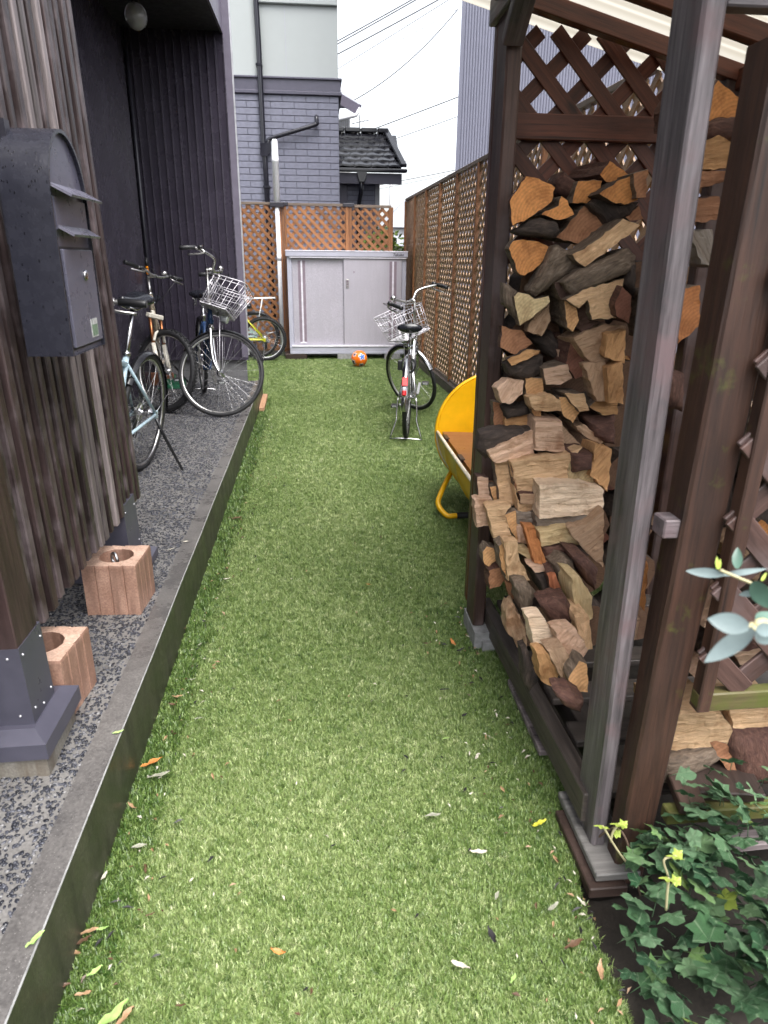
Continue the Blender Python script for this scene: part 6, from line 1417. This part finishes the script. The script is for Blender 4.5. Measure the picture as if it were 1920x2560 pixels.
# ---------------------------------------------------------------- ivy
iv = thing('ivy_plant', 'dark green ivy sprawling at the foot of the brown shelter post', 'ivy', (.85, 1.0, 0)); IVI = Matrix.Translation((-.85, -1.0, 0))
LOBE = [(-.02, 0), (-.28, -.06), (-.60, .0), (-.56, .30), (-.82, .58), (-.48, .70), (-.30, .88), (-.12, 1.10), (0, 1.22), (.12, 1.10), (.30, .88), (.48, .70), (.82, .58), (.56, .30), (.60, .0), (.28, -.06), (.02, 0)]
def ivy_leaf_mesh(k, mat):
    rr = random.Random(k); m = MB(); cx, cy = 0, .42; cup = rr.uniform(-.10, .16); drp = rr.uniform(.10, .34); tw = rr.uniform(-.12, .12)
    o = [(x*(1+rr.uniform(-.14, .14)), y*(1+rr.uniform(-.1, .1))) for x, y in LOBE]; O2 = []
    for i, a in enumerate(o):
        b = o[(i+1) % len(o)]; O2 += [a, ((a[0]+b[0])/2*1.0, (a[1]+b[1])/2)]
    def hz(x, y, t): r = math.hypot(x, y-.42); return cup*r*r*.5-drp*max(0, r-.45)**1.5+.045*math.sin(6*math.atan2(y-.42, x)+k)*t+tw*x*(y-.4)
    n = len(O2); vs = [(cx, cy, .0)]
    for t in (.38, .7, 1.): vs += [(cx+(x-cx)*t, cy+(y-cy)*t, hz(cx+(x-cx)*t, cy+(y-cy)*t, t)) for x, y in O2]
    fs = [(0, 1+i, 1+(i+1) % n) for i in range(n)]+[(1+r*n+i, 1+(r+1)*n+i, 1+(r+1)*n+(i+1) % n, 1+r*n+(i+1) % n) for r in (0, 1) for i in range(n)]
    m.add(vs, fs, 0, True); m.tube([(0, 0, hz(0, 0, .9)), (.02, -.35, -.16), (.03, -.7, -.34)], .020, 4); return m.mesh('leaf', [mat], fix=False)
IL = [ivy_leaf_mesh(k, 'ivy_leaf') for k in range(5)]; IY = [ivy_leaf_mesh(9+k, 'ivy_young') for k in range(2)]
def ivy_h(x, y):
    return .02+.24*max(0, min(1, (x-.56)/.35))*(1.05-max(0, (y-.95)*1.4)*(x < .70))+.035*math.sin(13*x+5*y)+.03*math.sin(17*y-6*x)
leafpos = []
rr = random.Random(11); tries = 0
while len(leafpos) < 290 and tries < 30000:
    tries += 1; x = .56+.46*rr.random()**1.1; y = rr.uniform(.76, 1.18)
    if x < .585+.10*(y-.76)/.4+rr.uniform(-.03, .02): continue
    if y > 1.165 and x < .70: continue
    h = ivy_h(x, y); z = h*rr.uniform(.65, 1.15)
    if min(((x-a)**2+(y-b)**2+(z-c)**2) for a, b, c in leafpos) < .020**2 if leafpos else False: continue
    leafpos.append((x, y, z))
# a climbing clump right of the brown post
for i in range(36): leafpos.append((rr.uniform(.765, .90), rr.uniform(1.09, 1.16), rr.uniform(.08, .36)))
leafpos = leafpos[:318]
extra = MB(); cnt = 0
order = sorted(leafpos, key=lambda p: (p[0]**2+p[1]**2+(1.4-p[2])**2))
for i, (x, y, z) in enumerate(order):
    s = rr.uniform(.026, .046)*(1.08 if rr.random() < .75 else .6); young = rr.random() < .008; me = rr.choice(IY if young else IL)
    yawa = rr.uniform(0, 6.28) if rr.random() < .35 else math.pi-.3+rr.uniform(-1.0, 1.0)
    M = Matrix.Translation((x-.85, y-1.0, z)) @ Euler((rr.uniform(.2, .95), rr.uniform(-.45, .45), yawa), 'ZYX' if False else 'XYZ').to_matrix().to_4x4() @ Matrix.Scale(s, 4)
    if i < 298: o = link('leaf', me, iv); o.matrix_local = M
    else: extra.add([M @ v.co for v in me.vertices], [tuple(p.vertices) for p in me.polygons])
if extra.v: part('leaf', extra, 'ivy_leaf', iv, kind='stuff')
m = MB()
for i in range(16):
    a = rr.uniform(.66, 1.2), rr.uniform(.7, 1.15); b = a[0]+rr.uniform(-.2, .1), a[1]+rr.uniform(-.25, .15)
    m.tube(bez([(a[0]-.85, a[1]-1., .02), ((a[0]+b[0])/2-.85, (a[1]+b[1])/2-1., ivy_h(*a)*.8), (b[0]-.85, b[1]-1., ivy_h(*b)*.6)], 4), .0028, 5)
part('stem', m, 'stem_brown', iv, kind='stuff')
# young shoots reaching up
def shoot(p, q, r, tip):
    P = [Vector(p), Vector(q), Vector(r)]; off = Vector((.85, 1.0, 0)); st = part('shoot', MB().tube([v-off for v in bez(P, 5)], .0026, 6), 'twig_pale', iv)
    for k, (u, s) in enumerate(((1., .022), (.72, .016))):
        c = P[2] if u == 1. else P[1].lerp(P[2], .5)+Vector((.01, 0, .004)); o = link('leaf', IY[k], iv); o.matrix_local = Matrix.Translation(c-off) @ Euler((.5, .1, 2.6+k*2.4)).to_matrix().to_4x4() @ Matrix.Scale(s, 4)
b0 = at_y(1565, 2155, 1.13); shoot(b0, at_y(1540, 2120, 1.13), at_y(1507, 2065, 1.13), 0); shoot(at_y(1527, 2105, 1.131), at_y(1532, 2080, 1.131), at_y(1548, 2060, 1.131), 0)
shoot(at_y(1670, 2190, 1.0), at_y(1660, 2150, 1.0), at_y(1690, 2140, 1.0), 0); shoot(at_y(1665, 2275, .95), at_y(1668, 2230, .95), at_y(1672, 2195, .95), 0)

# ---------------------------------------------------------------- olive shrub reaching in from the right
ol = thing('olive_shrub', 'olive twig with narrow silvery leaves hanging in front of the shelter at the right edge', 'shrub', (1.0, .62, 0)); OO = Vector((1.0, .62, 0))
def dep(x, y, d): return CAM+sight(x, y)*d
def twig(pts, r): part('twig', MB().tube([Vector(p)-OO for p in bez(pts, 6)], r, 6), 'twig_pale', ol)
twig([(1.0, .62, 0), (.98, .62, .5), (.72, .62, .85), dep(1960, 1585, .68), dep(1884, 1572, .66), dep(1870, 1560, .66)], .0045)
twig([(.72, .62, .85), (.62, .62, 1.03), dep(1930, 1475, .76), dep(1864, 1452, .76), dep(1800, 1425, .76)], .0019)
def oleaf(base, tip, w, mat='olive_leaf'):
    a, b = Vector(base)-OO, Vector(tip)-OO; d = b-a; view = ((a+b)/2+OO-CAM).normalized(); sd = d.cross(view).normalized(); up = sd.cross(d).normalized(); m = MB(); rows = []
    for i in range(9):
        t = i/8; ww = w*math.sin(math.pi*min(1, .06+t*.94))**.75*(1-.25*t); c = a+d*t+up*(.06*d.length*math.sin(math.pi*t)); rows += [c-sd*ww-up*ww*.25, c, c+sd*ww-up*ww*.25]
    m.add(rows, [(i*3+j, i*3+j+1, i*3+j+4, i*3+j+3) for i in range(8) for j in range(2)], 0, True); part('leaf', m, mat, ol)
k_ = lambda x, y: (1680+x/6.146, 1340+y/6.146)
for (bx, by), (tx, ty), w, d, mt in [((800, 590), (205, 535), .0062, .76, 0), ((790, 600), (1480, 500), .0042, .78, 0), ((1000, 500), (1010, 170), .0062, .77, 1), ((1270, 870), (1025, 905), .0042, .78, 0), ((1250, 700), (1500, 1120), .011, .72, 1),
                                      ((1260, 1440), (490, 1945), .0095, .62, 0), ((1180, 1400), (545, 1270), .0105, .60, 0), ((1290, 1450), (1560, 1650), .009, .63, 0), ((1330, 1400), (1560, 1180), .011, .66, 1), ((1290, 1440), (1600, 1440), .007, .6, 0),
                                      ((700, 510), (690, 310), .0022, .76, 2), ((720, 510), (745, 350), .002, .76, 2), ((1375, 690), (1455, 560), .002, .75, 2)]:
    oleaf(dep(*k_(bx, by), d), dep(*k_(tx, ty), d*1.02), w, ('olive_leaf', 'olive_leaf_dark', 'ivy_young')[mt])

# ---------------------------------------------------------------- fallen leaves and litter
def fallen(lab, dx, dy_, col, L, ang, z=.020, wid=.32, name='fallen_leaf', cat='leaf'):
    L *= .82; c = at_z(dx/.864, dy_/.864, z); m = MB(); n = 6; vs = []; r = random.Random(lab); cu = r.uniform(.1, .4)*L; bend = r.uniform(-.16, .16)*L
    for i in range(n+1):
        t = i/n; w = L*wid*.5*math.sin(math.pi*(.05+.93*t))**.8; x = -L/2+L*t; zz = cu*(2*t-1)**2*.4
        vs += [(x+r.uniform(-.04, .04)*L, -w*r.uniform(.55, 1.2), zz+w*r.uniform(.1, .9)), (x, r.uniform(-.08, .08)*w+bend*(2*t-1)**2, zz+r.uniform(0, .03)*L), (x+r.uniform(-.04, .04)*L, w*r.uniform(.55, 1.2), zz+w*r.uniform(.0, .8))]
    m.add(vs, [(i*3+j, i*3+j+1, i*3+j+4, i*3+j+3) for i in range(n) for j in range(2)], 0, True)
    o = one(name, m, 'dry_leaf_'+col, lab, cat, 'fallen leaves and litter'); o.location = c; o.rotation_euler = (r.uniform(-.15, .15), r.uniform(-.12, .12), rad(ang)); return o
F_ = [('pale leaf on the turf near the kerb opposite the farther block', 489, 1251, 'pale', .04, 20), ('orange tan leaf alone in the middle of the turf', 797, 1263, 'orange', .035, -10), ('tiny pale leaf left of the orange tan leaf', 630, 1250, 'pale', .02, 60), ('tiny pale leaf right of the orange tan leaf', 887, 1270, 'pale', .02, 110),
 ('whitish curled leaf on the right of the turf before the sill', 1030, 1635, 'pale', .035, 60), ('light green leaf just before the whitish curled leaf', 963, 1595, 'green', .03, 20), ('grey narrow leaf right of the turf centre', 935, 1762, 'grey', .055, 5), ('pale grey leaf below the grey narrow leaf', 1034, 1840, 'pale', .05, 170),
 ('black speck of litter in the centre of the turf', 720, 1826, 'dark', .018, 30), ('bright orange leaf in the foreground turf', 600, 2056, 'orange', .04, -20), ('dark crumpled leaf on the turf before the sill', 960, 1490, 'dark', .04, 0), ('dark leaf left of the sill planks', 1003, 1545, 'dark', .035, 40),
 ('dark clump of leaf litter beside the kerb piece', 995, 1405, 'dark', .05, 30), ('thin orange twig beside the kerb piece', 978, 1388, 'orange', .06, 100), ('brown crumbled leaf left of the kerb piece', 922, 1390, 'brown', .04, 10), ('pale chip of litter beside the brown crumbled leaf', 943, 1384, 'pale', .022, 60),
 ('tan leaf on the kerbside turf, opposite the near clad post', 383, 1505, 'tan', .045, 15), ('brown leaf touching the tan leaf on the kerbside turf', 372, 1522, 'brown', .035, 160), ('olive leaf on the turf right of the tan leaf', 430, 1552, 'grey', .035, 10), ('long orange leaf on the turf beside the kerb', 328, 1648, 'orange', .085, 40),
 ('long grey leaf beside the long orange leaf', 343, 1675, 'grey', .075, 10), ('tan leaf leaning on the kerb foot', 285, 1742, 'tan', .04, -40), ('grey green leaf a little right of the kerb foot', 300, 1828, 'grey', .045, 10), ('pale oval leaf standing beside the kerb foot', 225, 1893, 'pale', .035, 80),
 ('dark brown bit of bark on the left foreground turf', 324, 1976, 'brown', .025, 20), ('light green leaf on the left foreground turf', 222, 2006, 'green', .03, 20), ('tan oval leaf on the turf left foreground', 195, 2012, 'tan', .045, 15), ('brown grey leaf under the tan oval leaf', 178, 2034, 'brown', .045, 40),
 ('tan curled leaf below the brown grey leaf', 165, 2057, 'tan', .035, 150), ('lime green leaf on the turf left foreground', 204, 2100, 'lime', .04, 45), ('tan leaf low in the left foreground', 180, 2147, 'tan', .04, 5), ('dull brown leaf by the kerb foot in the left foreground', 137, 2128, 'brown', .035, 10),
 ('grey green long leaf at the bottom edge left of centre', 244, 2192, 'green', .08, 50), ('narrow tan leaf at the bottom edge beside the grey green leaf', 268, 2200, 'tan', .06, 60), ('brown scrap at the bottom edge of the turf', 390, 2172, 'brown', .025, 0), ('pale green leaf in the right foreground turf', 1108, 2114, 'green', .03, 50),
 ('slender dark leaf in the right foreground turf', 1062, 2020, 'dark', .05, 100), ('pale sliver in the right foreground turf', 995, 2086, 'pale', .05, -30), ('yellow leaf on the turf before the near post', 1165, 1780, 'yellow', .06, 30), ('pale leaf at the edge of the turf beside the planks', 1255, 1948, 'pale', .035, 110),
 ('grey leaf on the right of the turf', 1073, 1935, 'grey', .035, 60), ('fine olive leaf beside the turf edge on the right', 1195, 1960, 'grey', .04, 30), ('copper dead leaf on the soil under the ivy', 1298, 2098, 'tan', .055, 70), ('dark brown leaf on the soil under the ivy', 1240, 2040, 'brown', .06, 20),
 ('brown leaf pair beside the kerb opposite the near block', 393, 1360, 'brown', .05, 20), ('small tan leaf opposite the farther block', 462, 1437, 'tan', .025, 60), ('slim twig on the far turf beside the kerb', 508, 1120, 'brown', .09, 5), ('pale scrap on the turf left of centre', 432, 1392, 'grey', .03, 40),
 ('small grey leaf opposite the near clad post', 415, 1468, 'grey', .03, 5), ('pale leaf near the drum bench leg', 997, 1205, 'pale', .02, 20)]
for a in F_: fallen(*a)
for a in [('small white leaf on the terrace before the farther block', 368, 1187, 'pale', .04, 30), ('tiny white leaf on the terrace beside the kickstand', 402, 1170, 'pale', .035, 5)]: fallen(*a, z=TZ+.008)
for a in [('light green leaf lying on the kerb top', 255, 1582, 'lime', .035, 20), ('bright green leaf on the kerb top in the left foreground', 76, 2030, 'lime', .05, 60)]: fallen(*a, z=TZ+.008)
bpy.context.view_layer.update()
